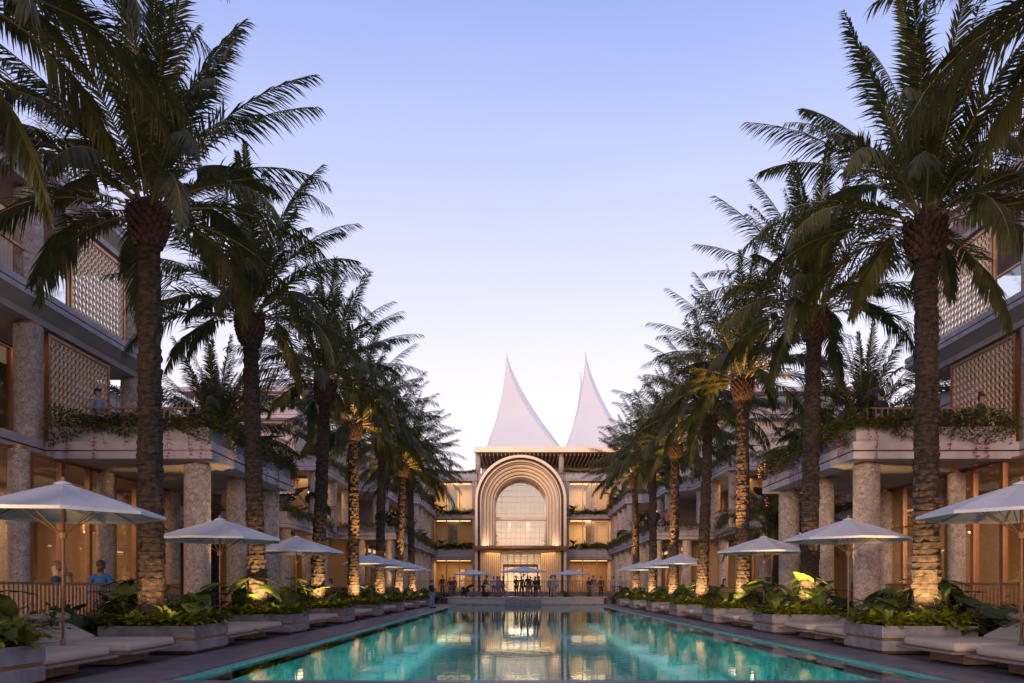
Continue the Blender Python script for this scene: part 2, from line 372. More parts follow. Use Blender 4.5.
def frond(mb, rnd, base, az, el0, L, bend, lw, M_=64, wd=.045, vee=.35, stem=.028, t0=.14, smi=1, droop=.3, K=12, sidebend=0):
    pts = [Vector(base)]; tans = []
    for k in range(K):
        t = (k + .5) / K
        el = el0 - bend * t ** 1.5; a = az + sidebend * t * t
        d = Vector((math.cos(a) * math.cos(el), math.sin(a) * math.cos(el), math.sin(el)))
        tans.append(d); pts.append(pts[-1] + d * L / K)
    mb.tube(pts, [stem * (1 - .85 * k / K) for k in range(K + 1)], 3, smi, cap=False)
    for i in range(M_):
        t = t0 + (1 - t0) * (i + .5) / M_
        q = t * K; k = min(K - 1, int(q)); fr = q - k
        p = pts[k].lerp(pts[k + 1], fr); d = tans[k]
        side = Vector((-math.sin(az), math.cos(az), 0)); side = (side - d * side.dot(d)).normalized(); up = side.cross(d).normalized()
        if up.z < 0 and el0 > 0 and t < .5: up = -up
        ln = lw * min(1, .35 + 2.2 * (t - t0)) * (1 - .72 * max(0, (t - .35) / .65) ** 1.4) * rnd.uniform(.78, 1.12)
        fa = R(38 + 30 * t)
        for sg in (-1, 1):
            dd = (side * sg * math.cos(fa) + d * math.sin(fa) + up * (vee + rnd.uniform(-.32, .3))).normalized()
            leaflet(mb, p, dd, up, ln, wd, droop + rnd.uniform(-.08, .12))

def palm_crown(seed, n=52):
    rnd = random.Random(seed); mb = MB()
    for i in range(n):
        q = i / (n - 1)
        el0 = R(87 - 84 * q ** .95 + rnd.uniform(-6, 6)); az = i * 2.39996 + rnd.uniform(-.2, .2)
        bend = R(16 + 60 * min(1, q * 1.4) + rnd.uniform(-10, 12))
        L = rnd.uniform(3.7, 4.3) * (1 - .12 * q)
        r0 = .12 + .22 * q
        base = (r0 * math.cos(az), r0 * math.sin(az), .25 - .45 * q)
        frond(mb, rnd, base, az, el0, L, bend, rnd.uniform(.60, .74) + .12 * (1 - q), 82, .038, t0=.09, droop=.42, sidebend=rnd.uniform(-.4, .4), stem=.022)
    return mb.mesh('crown', [M['palm'], M['palmstem']])
def palm_boot(seed):
    rnd = random.Random(seed); mb = MB()
    mb.lathe(0, 0, [(.26, -1.0), (.36, -.7), (.44, -.4), (.42, -.1), (.2, .15)], 14)
    n = 110
    for i in range(n):
        q = i / n; z = -.95 + 1.0 * q; a = i * 2.39996
        r = .25 + .17 * math.sin(min(1, (q + .1)) * PI * .62)
        o = Vector((math.cos(a), math.sin(a), 0)); s_ = Vector((-math.sin(a), math.cos(a), 0)); u = Vector((0, 0, 1))
        c = o * r + u * z; wd = .085; h = rnd.uniform(.12, .17)
        b0 = c - s_ * wd + u * -h * .4; b1 = c + s_ * wd + u * -h * .4
        m0 = c - s_ * wd * .9 + o * .05 + u * h * .3; m1 = c + s_ * wd * .9 + o * .05 + u * h * .3
        tp = c + o * (.11 + rnd.uniform(0, .04)) + u * h * .75; bk = c + u * h * .8 - o * .02; lo = c + o * .06 - u * h * .55
        mb.add([b0, b1, m0, m1, tp, bk, lo], [(0, 6, 4, 2), (6, 1, 3, 4), (2, 4, 5), (4, 3, 5)])
    return mb.mesh('boot', M['boot'])
def palm_trunk(seed, H=7.75):
    rnd = random.Random(seed); mb = MB(); n = 20; prof = []; z = 0; k = 0
    while z < H:
        q = z / H; r = .30 + .10 * math.exp(-q * 14) - .06 * q
        prof.append((r * rnd.uniform(.98, 1.02), z)); prof.append((r * rnd.uniform(1.02, 1.06), z + .075)); prof.append((r * rnd.uniform(.97, 1.0), z + .09)); z += rnd.uniform(.11, .15); k += 1
    prof.append((.27, H))
    tab = {}
    def fn(a, z, j):
        key = (round(a * n / 2 / PI), j // 3)
        if key not in tab: tab[key] = rnd.uniform(.88, 1.10)
        return tab[key] * (1 + .05 * math.sin(a * 3 + z * .9))
    mb.lathe(0, 0, prof, n, fn=fn)
    return mb.mesh('trunk', M['bark'])
CROWNS = [palm_crown(s) for s in (3, 11, 27)]
BOOTS = [palm_boot(s) for s in (1, 2)]
TRUNKS = [palm_trunk(s) for s in (5, 6, 7)]
def palm(x, y, z, H, label, seed, group, s=1.0, lean=2.0):
    rnd = random.Random(seed)
    p = empty('palm_tree', (x, y, z), label, 'palm tree', group, rz=rnd.uniform(0, 6.28))
    k = (H - .9) / 7.75
    t = link('trunk', TRUNKS[seed % 3], p); t.scale = (s * .84, s * .84, k)
    bt = link('boot', BOOTS[seed % 2], p, (0, 0, H - .5), 0, s * .82)
    c = link('crown', CROWNS[(seed * 2) % 3], p, (0, 0, H - .42), rnd.uniform(0, 6.28), s * rnd.uniform(.96, 1.04))
    p.rotation_euler = (R(rnd.uniform(-1, 1) * lean), R(rnd.uniform(-1, 1) * lean), p.rotation_euler[2])
    return p

def fern_mesh(seed, n=26, L=.46):
    rnd = random.Random(seed); mb = MB()
    for i in range(n):
        frond(mb, rnd, (rnd.uniform(-.06, .06), rnd.uniform(-.06, .06), 0), i * 2.4, R(rnd.uniform(35, 82)), L * rnd.uniform(.75, 1.15), R(rnd.uniform(50, 100)), .12, 14, .05, .1, .006, .12, 0, .1, 6)
    return mb.mesh('fern', M['fern'])
def shrub_mesh(seed, n=420, r=.5, h=.7, lf=.11, m='shrub'):
    rnd = random.Random(seed); mb = MB()
    st = [(rnd.uniform(-r, r) * .8, rnd.uniform(-r, r) * .8, h * rnd.uniform(.5, 1.1)) for _ in range(14)]
    for x, y, z in st: mb.tube([(x * .1, y * .1, 0), (x * .7, y * .7, z * .6), (x, y, z)], [.014, .01, .004], 4, 1)
    for i in range(n):
        x, y, z = rnd.choice(st); t = rnd.uniform(.25, 1.05)
        p = Vector((x * t + rnd.gauss(0, .07), y * t + rnd.gauss(0, .07), z * t + rnd.gauss(0, .05)))
        a = rnd.uniform(0, 6.28); e = rnd.uniform(-.3, 1.0)
        d = Vector((math.cos(a) * math.cos(e), math.sin(a) * math.cos(e), math.sin(e)))
        leaflet(mb, p, d, Vector((0, 0, 1)) + Vector((rnd.uniform(-.5, .5), rnd.uniform(-.5, .5), 0)), lf * rnd.uniform(.7, 1.3), lf * .42, .2)
    return mb.mesh('shrub', [M[m], M['stem']])
def big_leaf(mb, base, az, tilt, L, W, rnd):
    # heart-shaped corrugated leaf: v along the midrib, u across
    d = Vector((math.cos(az) * math.cos(tilt), math.sin(az) * math.cos(tilt), math.sin(tilt)))
    side = Vector((-math.sin(az), math.cos(az), 0)); up = side.cross(d).normalized()
    if up.z < 0: up = -up
    nu, nv = 12, 12; vs = []
    for j in range(nv + 1):
        v = j / nv
        wv = (math.sin(PI * min(1, (v + .04) ** .62)) ** .8) if v < 1 else 0
        for i in range(nu + 1):
            u = -1 + 2 * i / nu
            vv = v - .28 * abs(u) ** 1.5 * (1 - v) - .02
            corr = .018 * L * math.sin((vv * 7 + abs(u) * 2.5) * PI)
            h = .20 * W * abs(u) + corr - .55 * L * max(0, vv) ** 2 * .5 - .10 * W * u * u * 1.5
            p = Vector(base) + d * (vv * L) + side * (u * wv * W) + up * h
            vs.append(p)
    n1 = nu + 1
    mb.add(vs, [(j * n1 + i, j * n1 + i + 1, (j + 1) * n1 + i + 1, (j + 1) * n1 + i) for j in range(nv) for i in range(nu)])
def ear_mesh(seed, n=8, L=.62, m='ear', H=.8):
    rnd = random.Random(seed); mb = MB()
    for i in range(n):
        az = i * 2.4 + rnd.uniform(-.4, .4); h = H * rnd.uniform(.45, 1.15); r = rnd.uniform(.12, .45)
        tip = (r * math.cos(az), r * math.sin(az), h)
        mb.tube([(0, 0, 0), (tip[0] * .35, tip[1] * .35, h * .6), tip], [.022, .017, .011], 5, 1)
        q = rnd.uniform(.8, 1.2)
        big_leaf(mb, tip, az, R(rnd.uniform(-35, 40)), L * q, L * .44 * q, rnd)
    return mb.mesh('elephant_ear', [M[m], M['stem']], True)
def grass_mesh(seed, n=60, L=.8):
    rnd = random.Random(seed); mb = MB()
    for i in range(n):
        a = rnd.uniform(0, 6.28); r = rnd.uniform(0, .15); e = R(rnd.uniform(50, 85)); l = L * rnd.uniform(.6, 1.1); s_ = Vector((-math.sin(a), math.cos(a), 0)) * .014
        p = Vector((r * math.cos(a), r * math.sin(a), 0)); vs = []
        for k in range(5):
            w_ = 1 - k / 4.2; vs += [p - s_ * w_, p + s_ * w_]; p = p + Vector((math.cos(a) * math.cos(e), math.sin(a) * math.cos(e), math.sin(e))) * l / 4; e -= R(22)
        mb.add(vs, [(2 * k, 2 * k + 1, 2 * k + 3, 2 * k + 2) for k in range(4)])
    return mb.mesh('grass_tuft', M['shrub'])
def bushpalm_mesh(seed, n=16, L=1.1, m='shrub'):
    rnd = random.Random(seed); mb = MB()
    for i in range(n): frond(mb, rnd, (0, 0, 0), i * 2.4, R(rnd.uniform(30, 85)), L * rnd.uniform(.8, 1.15), R(rnd.uniform(40, 85)), .26, 30, .028, .2, .01, .25, 0, .15, 8)
    return mb.mesh('small_palm', M[m])
FERN = [fern_mesh(s) for s in (1, 2, 3)]
SHRUB = [shrub_mesh(s) for s in (4, 5)]
EAR = [ear_mesh(s) for s in (8, 9, 10)]
EARD = [ear_mesh(s, 8, .7, 'eardark', .9) for s in (12, 13)]
GRASS = [grass_mesh(14)]
BPALM = [bushpalm_mesh(15), bushpalm_mesh(16)]

def ledge_plants(mx, path, z, width, dens, label, hang=.35, seed=0, m='vinegreen', hgt=.22, lf=.10):
    dens = dens * 2.4
    rnd = random.Random(seed); mb = MB(mx)
    for (x0, y0), (x1, y1) in zip(path, path[1:]):
        Ls = math.hypot(x1 - x0, y1 - y0); d = Vector(((x1 - x0) / Ls, (y1 - y0) / Ls, 0)); o = Vector((d.y, -d.x, 0))
        for i in range(int(Ls * dens)):
            t = rnd.uniform(0, Ls); c = .5 + .5 * math.sin(t * 2.1 + seed) * math.sin(t * .8 + 1.3)
            off = rnd.uniform(-width, .14); zz = z + rnd.uniform(-.02, hgt) * (.45 + .9 * c)
            if rnd.random() < .22: off = rnd.uniform(.04, .16); zz = z - rnd.uniform(0, hang) * c
            a = rnd.uniform(0, 6.28); e = rnd.uniform(-.6, 1.0)
            dd = Vector((math.cos(a) * math.cos(e), math.sin(a) * math.cos(e), math.sin(e)))
            leaflet(mb, Vector((x0, y0, 0)) + d * t + o * off + Vector((0, 0, zz)), dd, Vector((rnd.uniform(-.6, .6), rnd.uniform(-.6, .6), 1)), lf * rnd.uniform(.7, 1.5), lf * .4, .35)
    return stuff(mb.build('ledge_planting', M[m]), label, 'plants')
def vine_mesh(seed, L):
    rnd = random.Random(seed); mb = MB()
    p = Vector((0, 0, .05)); pts = [Vector((.1, 0, .08)), p]
    while p.z > -L: p = p + Vector((rnd.uniform(-.02, .02), rnd.uniform(-.02, .02), -.08)); pts.append(p)
    mb.tube(pts, .004, 3, 0)
    for q in pts[1:]:
        for k in range(2):
            a = rnd.uniform(0, 6.28); d = Vector((math.cos(a), math.sin(a), -.3)).normalized()
            if rnd.random() < .55: 
                c = q + d * .03
                for j in range(4):
                    b_ = a + j * 1.57; leaflet(mb, c, Vector((math.cos(b_), math.sin(b_), rnd.uniform(-.3, .5))).normalized(), Vector((0, 0, 1)), .06, .05, 0, 1)
            else: leaflet(mb, q, d, Vector((0, 0, 1)), .05, .025, .3, 0)
    return mb.mesh('flower_vine', [M['vinegreen'], M['pink']])
VINE = [vine_mesh(s, l) for s, l in ((1, .5), (2, .75), (3, 1.0), (4, .35))]
def vines(side, path, z, n, where, seed):
    rnd = random.Random(seed)
    segs = [(a, b, math.hypot(b[0] - a[0], b[1] - a[1])) for a, b in zip(path, path[1:])]; T = sum(s[2] for s in segs)
    for i in range(n):
        t = T * (i + rnd.uniform(.1, .9)) / n
        for a, b_, L in segs:
            if t <= L: break
            t -= L
        d = Vector(((b_[0] - a[0]) / L, (b_[1] - a[1]) / L)); o = Vector((d.y, -d.x))
        x = a[0] + d.x * t + o.x * .12; y = a[1] + d.y * t + o.y * .12
        v = link('flower_vine', VINE[rnd.randrange(4)], None, (side * x, y, z), rnd.uniform(0, 6.28), rnd.uniform(.9, 1.5))
        tag(v, NTH[i] + ' pink flower vine from far end, ' + where, 'vine', 'pink flower vines on ' + where)

# ------------------------------------------------------------------ architecture helpers (coordinates for the right side, mirrored by mx)
def ledge(root, mx, path, zf, parapet=.45):
    """fascia of a floor whose walking level is zf: two bands, a bronze groove and a set back parapet"""
    m = MB(mx); m.sweep(path, [(0, zf - .45), (0, zf - .26), (-.6, zf - .26), (-.6, zf - .45)]); m.build('fascia', M['concrete'], root, fix=True)
    m = MB(mx); m.sweep(path, [(.0, zf - .215), (.0, zf), (-.6, zf), (-.6, zf - .215)]); m.build('fascia', M['concrete'], root, fix=True)
    m = MB(mx); m.sweep(path, [(-.06, zf - .259), (-.06, zf - .216), (-.55, zf - .216), (-.55, zf - .259)]); m.build('fascia_trim', M['darkcopper'], root, fix=True)
    if parapet:
        m = MB(mx); m.sweep(path, [(-.14, zf + .001), (-.14, zf + parapet), (-.28, zf + parapet), (-.28, zf + .001)]); m.build('parapet', M['concrete'], root, fix=True)
def column(root, mx, x, y, z0, z1, r=.35, n=20):
    m = MB(mx); m.lathe(x, y, [(r, z0), (r, z1 - .1)], n, fn=None); c = m.build('column', M['stone'], root, True)
    m = MB(mx); m.lathe(x, y, [(r * .72, z1 - .1), (r * .72, z1)], n); m.build('collar', M['copper'], c)
    md = c.modifiers.new('e', 'EDGE_SPLIT')
    return c
def glazing(root, mx, ax, c, a0, a1, z0, z1, n, fw=.09, rails=(), mat_='copper', pane=True):
    """glazed bays on a plane x=c (ax='x', running along y) or y=c (ax='y', running along x)"""
    st = (a1 - a0) / n
    for i in range(n):
        s0, s1 = a0 + i * st, a0 + (i + 1) * st
        m = MB(mx)
        def bx(p0, p1, q0, q1, dpt=.07):
            if ax == 'x': m.box(c - dpt, c + dpt, p0, p1, q0, q1)
            else: m.box(p0, p1, c - dpt, c + dpt, q0, q1)
        bx(s0 + .002, s0 + fw, z0, z1); bx(s1 - fw * .4, s1 - .002, z0, z1)
        bx(s0 + fw, s1 - fw * .4, z1 - .08, z1, .06); bx(s0 + fw, s1 - fw * .4, z0, z0 + .06, .06)
        for rz in rails: bx(s0 + fw, s1 - fw * .4, rz, rz + .05, .05)
        f = m.build('window', M[mat_], root)
        if pane:
            m = MB(mx)
            if ax == 'x': m.box(c - .008, c + .008, s0 + fw, s1 - fw * .4, z0 + .06, z1 - .08)
            else: m.box(s0 + fw, s1 - fw * .4, c - .008, c + .008, z0 + .06, z1 - .08)
            m.build('pane', M['glass'], f)
def lattice(root, mx, ax, c, a0, a1, z0, z1, cell=.2, th=.05):
    m = MB(mx); nu = max(2, round((a1 - a0) / cell)); nv = max(2, round((z1 - z0) / cell)); cu = (a1 - a0) / nu; cv = (z1 - z0) / nv
    for i in range(nu):
        for j in range(nv):
            u0, w0 = a0 + (i + .5) * cu, z0 + (j + .5) * cv; K = 8; vs = []
            for d in (-th / 2, th / 2):
                for k in range(K):
                    a = 2 * PI * (k + .5) / K; 
                    for rr in (.541, .41):
                        uu = u0 + cu * rr * math.cos(a); ww = w0 + cv * rr * math.sin(a)
                        vs.append((c + d, uu, ww) if ax == 'x' else (uu, c + d, ww))
            fs = []
            o2 = 2 * K
            for k in range(K):
                a_, b_ = 2 * k, 2 * ((k + 1) % K)
                fs += [(a_, a_ + 1, b_ + 1, b_), (o2 + a_, o2 + b_, o2 + b_ + 1, o2 + a_ + 1), (a_ + 1, o2 + a_ + 1, o2 + b_ + 1, b_ + 1)]
            m.add(vs, fs)
    s_ = m.build('lattice_screen', M['gold'], root)
    m = MB(mx); e = .1
    for p0, p1, q0, q1 in ((a0 - e, a0, z0 - e, z1 + e), (a1, a1 + e, z0 - e, z1 + e), (a0, a1, z1, z1 + e), (a0, a1, z0 - e, z0)):
        if ax == 'x': m.box(c - .06, c + .06, p0, p1, q0, q1)
        else: m.box(p0, p1, c - .06, c + .06, q0, q1)
    m.build('screen_frame', M['copper'], s_)
def slats(root_name, mx, pts, z0, z1, sp, m_, label, cat='railing', wd=.035):
    e = empty(root_name, (mx * pts[0][0], pts[0][1], z0), label, cat)
    m = MB(mx); r = MB(mx); ox, oy = pts[0][0], pts[0][1]
    for (x0, y0), (x1, y1) in zip(pts, pts[1:]):
        L = math.hypot(x1 - x0, y1 - y0); n = max(1, int(L / sp))
        for i in range(n + 1):
            x = x0 + (x1 - x0) * i / n - ox; y = y0 + (y1 - y0) * i / n - oy
            m.box(x - wd / 2, x + wd / 2, y - wd / 2, y + wd / 2, 0, z1 - z0 - .03)
        ax0, ax1 = sorted((x0 - ox, x1 - ox)); ay0, ay1 = sorted((y0 - oy, y1 - oy))
        r.box(ax0 - .03, ax1 + .03, ay0 - .03, ay1 + .03, z1 - z0 - .03, z1 - z0 + .01)
        r.box(ax0 - .012, ax1 + .012, ay0 - .012, ay1 + .012, .08, .12)
    m.build('bars', M[m_], e); r.build('rail', M[m_], e)
    return e

F1, F2, F3 = 5.13, 9.1, 12.65
DW = mat('dark_panelling', (.13, .075, .045), (.20, .115, .065), 1.2, .5, stretch=(4, 4, .3))
for s in (-1, 1):
    sd = SIDE[s]
    # ---------------- near wing
    B = empty('hotel_wing', (s * 14, 20, 0), f'nearest {sd} hotel wing, three storeys with stone columns and bronze lattice screens', 'building')
    B.location = (0, 0, 0)
    xe = 12.9; ye = 27.5
    m = MB(s); m.prism([(xe + .3, -4), (22, -4), (22, 28.8), (8.8, 28.8), (8.8, 21.5), (xe + .3, 21.5)], F1 - .40, F1 - .02); m.build('floor_slab', M['soffit'], B)
    p1 = [(xe, -4), (xe, 21.2), (8.5, 21.2), (8.5, 29.1), (22, 29.1)]
    # path direction: outward must be on the right of travel; going +y the right is +x, so run the path backwards
    p1 = p1[::-1]
    ledge(B, s, p1, F1, 0)
    m = MB(s); tp = [(xe, 21.2), (8.5, 21.2), (8.5, 29.1), (xe + 3, 29.1)][::-1]
    m.sweep(tp, [(-.14, F1 + .001), (-.14, F1 + .42), (-.3, F1 + .42), (-.3, F1 + .001)]); m.build('parapet', M['concrete'], B, fix=True)
    for zf, yend in ((F2, ye), (F3, ye)):
        m = MB(s); m.prism([(xe + .3, -4), (22, -4), (22, yend - .3), (xe + .3, yend - .3)], zf - .78, zf - .03); m.build('floor_slab', M['soffit'], B)
        p = [(xe, -4), (xe, yend), (22, yend)][::-1]
        m = MB(s); m.sweep(p, [(0, zf - .34), (0, zf - .2), (-.4, zf - .2), (-.4, zf - .34)]); m.sweep(p, [(0, zf - .16), (0, zf), (-.4, zf), (-.4, zf - .16)])
        m.build('fascia', M['concrete'], B, fix=True)
        m = MB(s); m.sweep(p, [(-.09, zf - .199), (-.09, zf - .161), (-.38, zf - .161), (-.38, zf - .199)]); m.build('fascia_trim', M['darkcopper'], B, fix=True)
        m = MB(s); m.sweep(p, [(-.02, zf - .341), (-.5, zf - .80), (-.52, zf - .80), (-.52, zf - .341)]); m.build('soffit', M['soffit'], B, fix=True)
    for (z0, z1) in ((F1, F2 - .79), (F2, F3 - .79)):
        for y in (21.3, 27.0): column(B, s, 13.42, y, z0, z1)
    for y in (22.0, 25.2, 28.3): column(B, s, 9.2, y, 0, F1 - .41)
    for y in (15.3, 19.5, 23.6, 28.2): column(B, s, 12.55, y, 0, F1 - .41, .24)
    # ground floor glazing and interior
    glazing(B, s, 'x', 12.75, 9, 28.6, 0.02, F1 - .42, 14, .12, (3.3,))
    m = MB(s); m.box(17.5, 17.7, 5, 28.6, 0, F1 - .42); m.build('wall', DW, B)
    m = MB(s); m.box(12.9, 17.5, 28.5, 28.65, 0, F1 - .42); m.build('wall', M['warmwall'], B)
    for y in (12, 16.5, 21, 25.5):
        m = MB(s); m.box(16.9, 17.4, y - .4, y + .4, 0, F1 - .43); m.build('pilaster', M['stone'], B)
    area((s * 15.2, 13, 4.5), (0, 0, 0), 2, 8, 280); area((s * 15.2, 23, 4.5), (0, 0, 0), 2, 8, 260)
    for i, y in enumerate((14.5, 17.2, 20.2, 23.4, 26.4)):  # pendants are added to suggest warm light in the interior
        e = empty('added_pendant_lamp', (s * (14.6 + .5 * (i % 2)), y, 3.1), f'{NTH[i]} added glowing pendant lamp from the camera inside the {sd} ground floor', 'lamp')
        m = MB(); m.lathe(0, 0, [(.06, .34), (.20, .22), (.24, 0)], 16, cap=False); m.build('lamp_shade', M['copper'], e, True)
        m = MB(); m.ell((0, 0, .06), (.13, .13, .13)); m.build('bulb', M['lamp'], e, True)
        m = MB(); m.lathe(0, 0, [(.01, .3), (.01, F1 - .42 - 3.1)], 6); m.build('cord', M['dark'], e)
    # upper floors
    m = MB(s); m.box(16.6, 16.8, 2, 26.6, F1, F2 - .79); m.box(16.6, 16.8, 2, 24, F2, F3 - .79); m.build('wall', M['warmwall'], B)
    glazing(B, s, 'x', 15.2, 14, 26.4, F1, F2 - .79, 8)
    glazing(B, s, 'x', 15.2, 12, 23.0, F2, F3 - .79, 7)
    m = MB(s); m.box(15.0, 16.6, 26.4, 26.6, F1, F2 - .79); m.build('wall', M['stone'], B)
    lattice(B, s, 'x', 13.35, 22.1, 25.2, F1 + .15, F2 - .92, .2)
    lattice(B, s, 'x', 13.35, 23.2, 26.2, F2 + .12, F3 - .95, .2)
    lattice(B, s, 'x', 13.35, 15.2, 19.6, F2 + .12, F3 - .95, .2)
    m = MB(s); m.box(13.33, 13.35, 20.9, 22.9, F2, F2 + 1.0); o = m.build('balustrade', M['clearglass'], B)
    m = MB(s); m.box(13.3, 13.38, 14.0, 22.9, F2 + 1.0, F2 + 1.06); m.box(13.31, 13.37, 22.95, 23.05, F2, F3 - .8); m.build('handrail', M['copper'], B)
    m = MB(s); m.box(14.6, 14.7, 21.9, 23.4, F2, F3 - .79); m.build('curtain', M['curtain'], B)
    area((s * 14.6, 22.5, F3 - .85), (0, 0, 0), 1.2, 6, 14); area((s * 14.6, 22.5, F2 - .85), (0, 0, 0), 1.2, 6, 12)
    ledge_plants(s, tp, F1 + .42, .5, 420, f'dense green planting with trailing stems along the near {sd} terrace edge', seed=3 + s, hgt=.42, hang=.55)
    vines(s, tp, F1 + .44, 40, f'the near {sd} terrace', 5 + s)
    ledge_plants(s, [(xe, 27.4), (xe, 12)], F3 + .02, .8, 120, f'bushy green planting on the roof edge of the near {sd} wing', .15, seed=9, hgt=.5)
    vines(s, [(xe - .1, 26), (xe - .1, 16)], F3, 5, f'the roof edge of the near {sd} wing', 15 + s)
    slats('terrace_railing', s, [(12.2, 21.9), (9.25, 21.9), (9.25, 28.4)], F1, F1 + 1.05, .16, 'wood', f'timber slat railing on the near {sd} terrace')
    rnd = random.Random(40 + s)
    for i, (x, y, me, sca) in enumerate([(11.9, 22.3, BPALM[0], .9), (10.2, 22.4, BPALM[1], .75), (12.5, 23.2, GRASS[0], 1.2), (9.1, 26.6, EARD[0], 1.1), (10.0, 28.3, EARD[1], 1.3), (9.4, 24.2, BPALM[0], .6)]):
        o = link('terrace_plant', me, None, (s * x, y, F1 + .1), rnd.uniform(0, 6), sca)
        tag(o, ['feathery palm shrub beside the screen', 'small palm shrub mid terrace', 'tall grass tuft against the column', 'dark broad leafed plant at the pool side edge', 'tall dark broad leafed plant at the far corner', 'low palm shrub behind the corner parapet'][i] + f' on the near {sd} terrace', 'plant', f'plants on the near {sd} terrace')
    # ---------------- set back garden wing
    G = empty('garden_wing', (0, 0, 0), f'low {sd} wing set back behind the palms between near and middle wings', 'building')
    m = MB(s); m.prism([(17.8, 29.6), (26, 29.6), (26, 50), (17.8, 50)], F1 - .4, F1 - .02); m.build('floor_slab', M['soffit'], G)
    m = MB(s); m.prism([(17.8, 29.6), (26, 29.6), (26, 50), (17.8, 50)], F2 - .4, F2 - .02); m.build('roof', M['soffit'], G)
    for zf in (F1, F2): ledge(G, s, [(17.4, 50), (17.4, 29.4)], zf)
    for z0, z1 in ((0, F1 - .41), (F1, F2 - .41)):
        for y in (31, 35.5, 40, 44.5): column(G, s, 18.2, y, z0, z1)
        m = MB(s); m.box(21, 21.2, 29.6, 50, z0, z1); m.build('wall', M['warmwall'], G)
        glazing(G, s, 'x', 20.2, 30, 49.8, z0, z1, 9, .12)
    area((s * 19, 39, 4.5), (0, 0, 0), 1, 14, 120)
    for zf, q in ((F1, 'lower'), (F2, 'upper')):
        ledge_plants(s, [(17.4, 49.8), (17.4, 29.5)], zf + .45, .5, 90, f'trailing planting on the {q} ledge of the set back {sd} wing', seed=21, lf=.15, hgt=.4)
        vines(s, [(17.3, 49.5), (17.3, 30)], zf + .45, 10, f'the {q} ledge of the set back {sd} wing', 31 + s)
    # ---------------- middle wing
    W = empty('hotel_wing', (0, 0, 0), f'middle {sd} hotel wing stepping toward the pool with stacked planted terraces', 'building')
    q1 = [(13.3, 45), (13.3, 56), (8.95, 56), (8.95, 84)]
    m = MB(s); m.prism([(13.6, 45.2), (26, 45.2), (26, 84), (9.2, 84), (9.2, 56.3), (13.6, 56.3)], F1 - .4, F1 - .02); m.build('floor_slab', M['soffit'], W)
    ledge(W, s, (q1)[::-1] + [(26, 45)], F1)
    q2 = [(12.8, 50), (12.8, 60.5), (10.9, 61.7), (10.9, 69), (8.95, 70), (8.95, 84)]
    m = MB(s); m.prism([(13.1, 50.3), (26, 50.3), (26, 84), (9.2, 84), (9.2, 70.2), (11.2, 69.2), (11.2, 62), (13.1, 60.7)], F2 - .4, F2 - .02); m.build('floor_slab', M['soffit'], W)
    ledge(W, s, q2[::-1] + [(26, 50)], F2)
    m = MB(s); m.prism([(14.9, 51.8), (26, 51.8), (26, 84), (9.2, 84), (9.2, 72.2), (13.2, 72.2), (13.2, 63), (14.9, 63)], F3 - .5, F3 - .02); m.build('roof', M['soffit'], W)
    ledge(W, s, [(8.95, 84), (8.95, 72), (12.9, 72), (12.9, 62.8), (14.6, 62.8), (14.6, 51.5), (26, 51.5)], F3, .3)
    for z0, z1, cols in ((0, F1 - .41, [(13.8, 46), (13.8, 51), (13.8, 55.3), (9.5, 56.8), (9.5, 60), (9.5, 64), (9.5, 68), (9.5, 72), (9.5, 76), (9.5, 80), (11.6, 56.8)]),
                         (F1, F2 - .41, [(13.3, 50.8), (13.3, 55.5), (13.3, 60), (11.4, 62.5), (11.4, 66), (9.5, 70.6), (9.5, 74), (9.5, 77.4), (9.5, 81), (16.5, 50.8)]),
                         (F2, F3 - .51, [(9.5, 72.6), (9.5, 76), (9.5, 80), (13.4, 63.4), (13.4, 68)])):
        for x, y in cols: column(W, s, x, y, z0, z1, .33, 14)
    m = MB(s); m.box(16.6, 16.8, 45.2, 84, 0, F1 - .41); m.box(12.4, 16.6, 59.5, 59.7, 0, F1 - .41); m.box(12.4, 12.6, 59.7, 84, 0, F1 - .41)
    m.build('wall', M['warmwall'], W)
    m = MB(s); m.box(16.3, 16.5, 50.3, 84, F1, F2 - .41); m.box(13.8, 16.3, 63.5, 63.7, F1, F2 - .41); m.box(12.2, 12.4, 68.5, 84, F1, F2 - .41); m.box(12.4, 16, 68.3, 68.5, F1, F2 - .41)
    m.build('wall', M['stone'], W)
    m = MB(s); m.box(15.2, 22, 52.2, 52.5, F2, F3 - .51); m.box(15.0, 15.2, 52.2, 63, F2, F3 - .51); m.box(13.5, 18, 63.4, 63.7, F2, F3 - .51); m.box(12, 12.3, 72, 84, F2, F3 - .51); m.box(13.5, 13.8, 64, 72, F2, F3 - .51)
    m.build('wall', M['stone'], W, label='rough stone upper wall')
    glazing(W, s, 'y', 59.3, 9.9, 12.4, 0, F1 - .42, 3, .12); glazing(W, s, 'x', 12.2, 59.8, 83.5, 0, F1 - .42, 10, .12)
    glazing(W, s, 'x', 15.8, 45.5, 59.0, 0, F1 - .42, 7, .12)
    glazing(W, s, 'x', 15.6, 50.5, 62.5, F1, F2 - .42, 6, .12); glazing(W, s, 'x', 11.9, 70, 83.5, F1, F2 - .42, 6, .12)
    area((s * 15, 52, 4.5), (0, 0, 0), 1.2, 10, 110); area((s * 11, 70, 4.5), (0, 0, 0), 1.2, 20, 170)
    area((s * 14.5, 56.5, 8.5), (0, 0, 0), 1.2, 10, 110); area((s * 10.8, 76, 8.5), (0, 0, 0), 1, 12, 70)
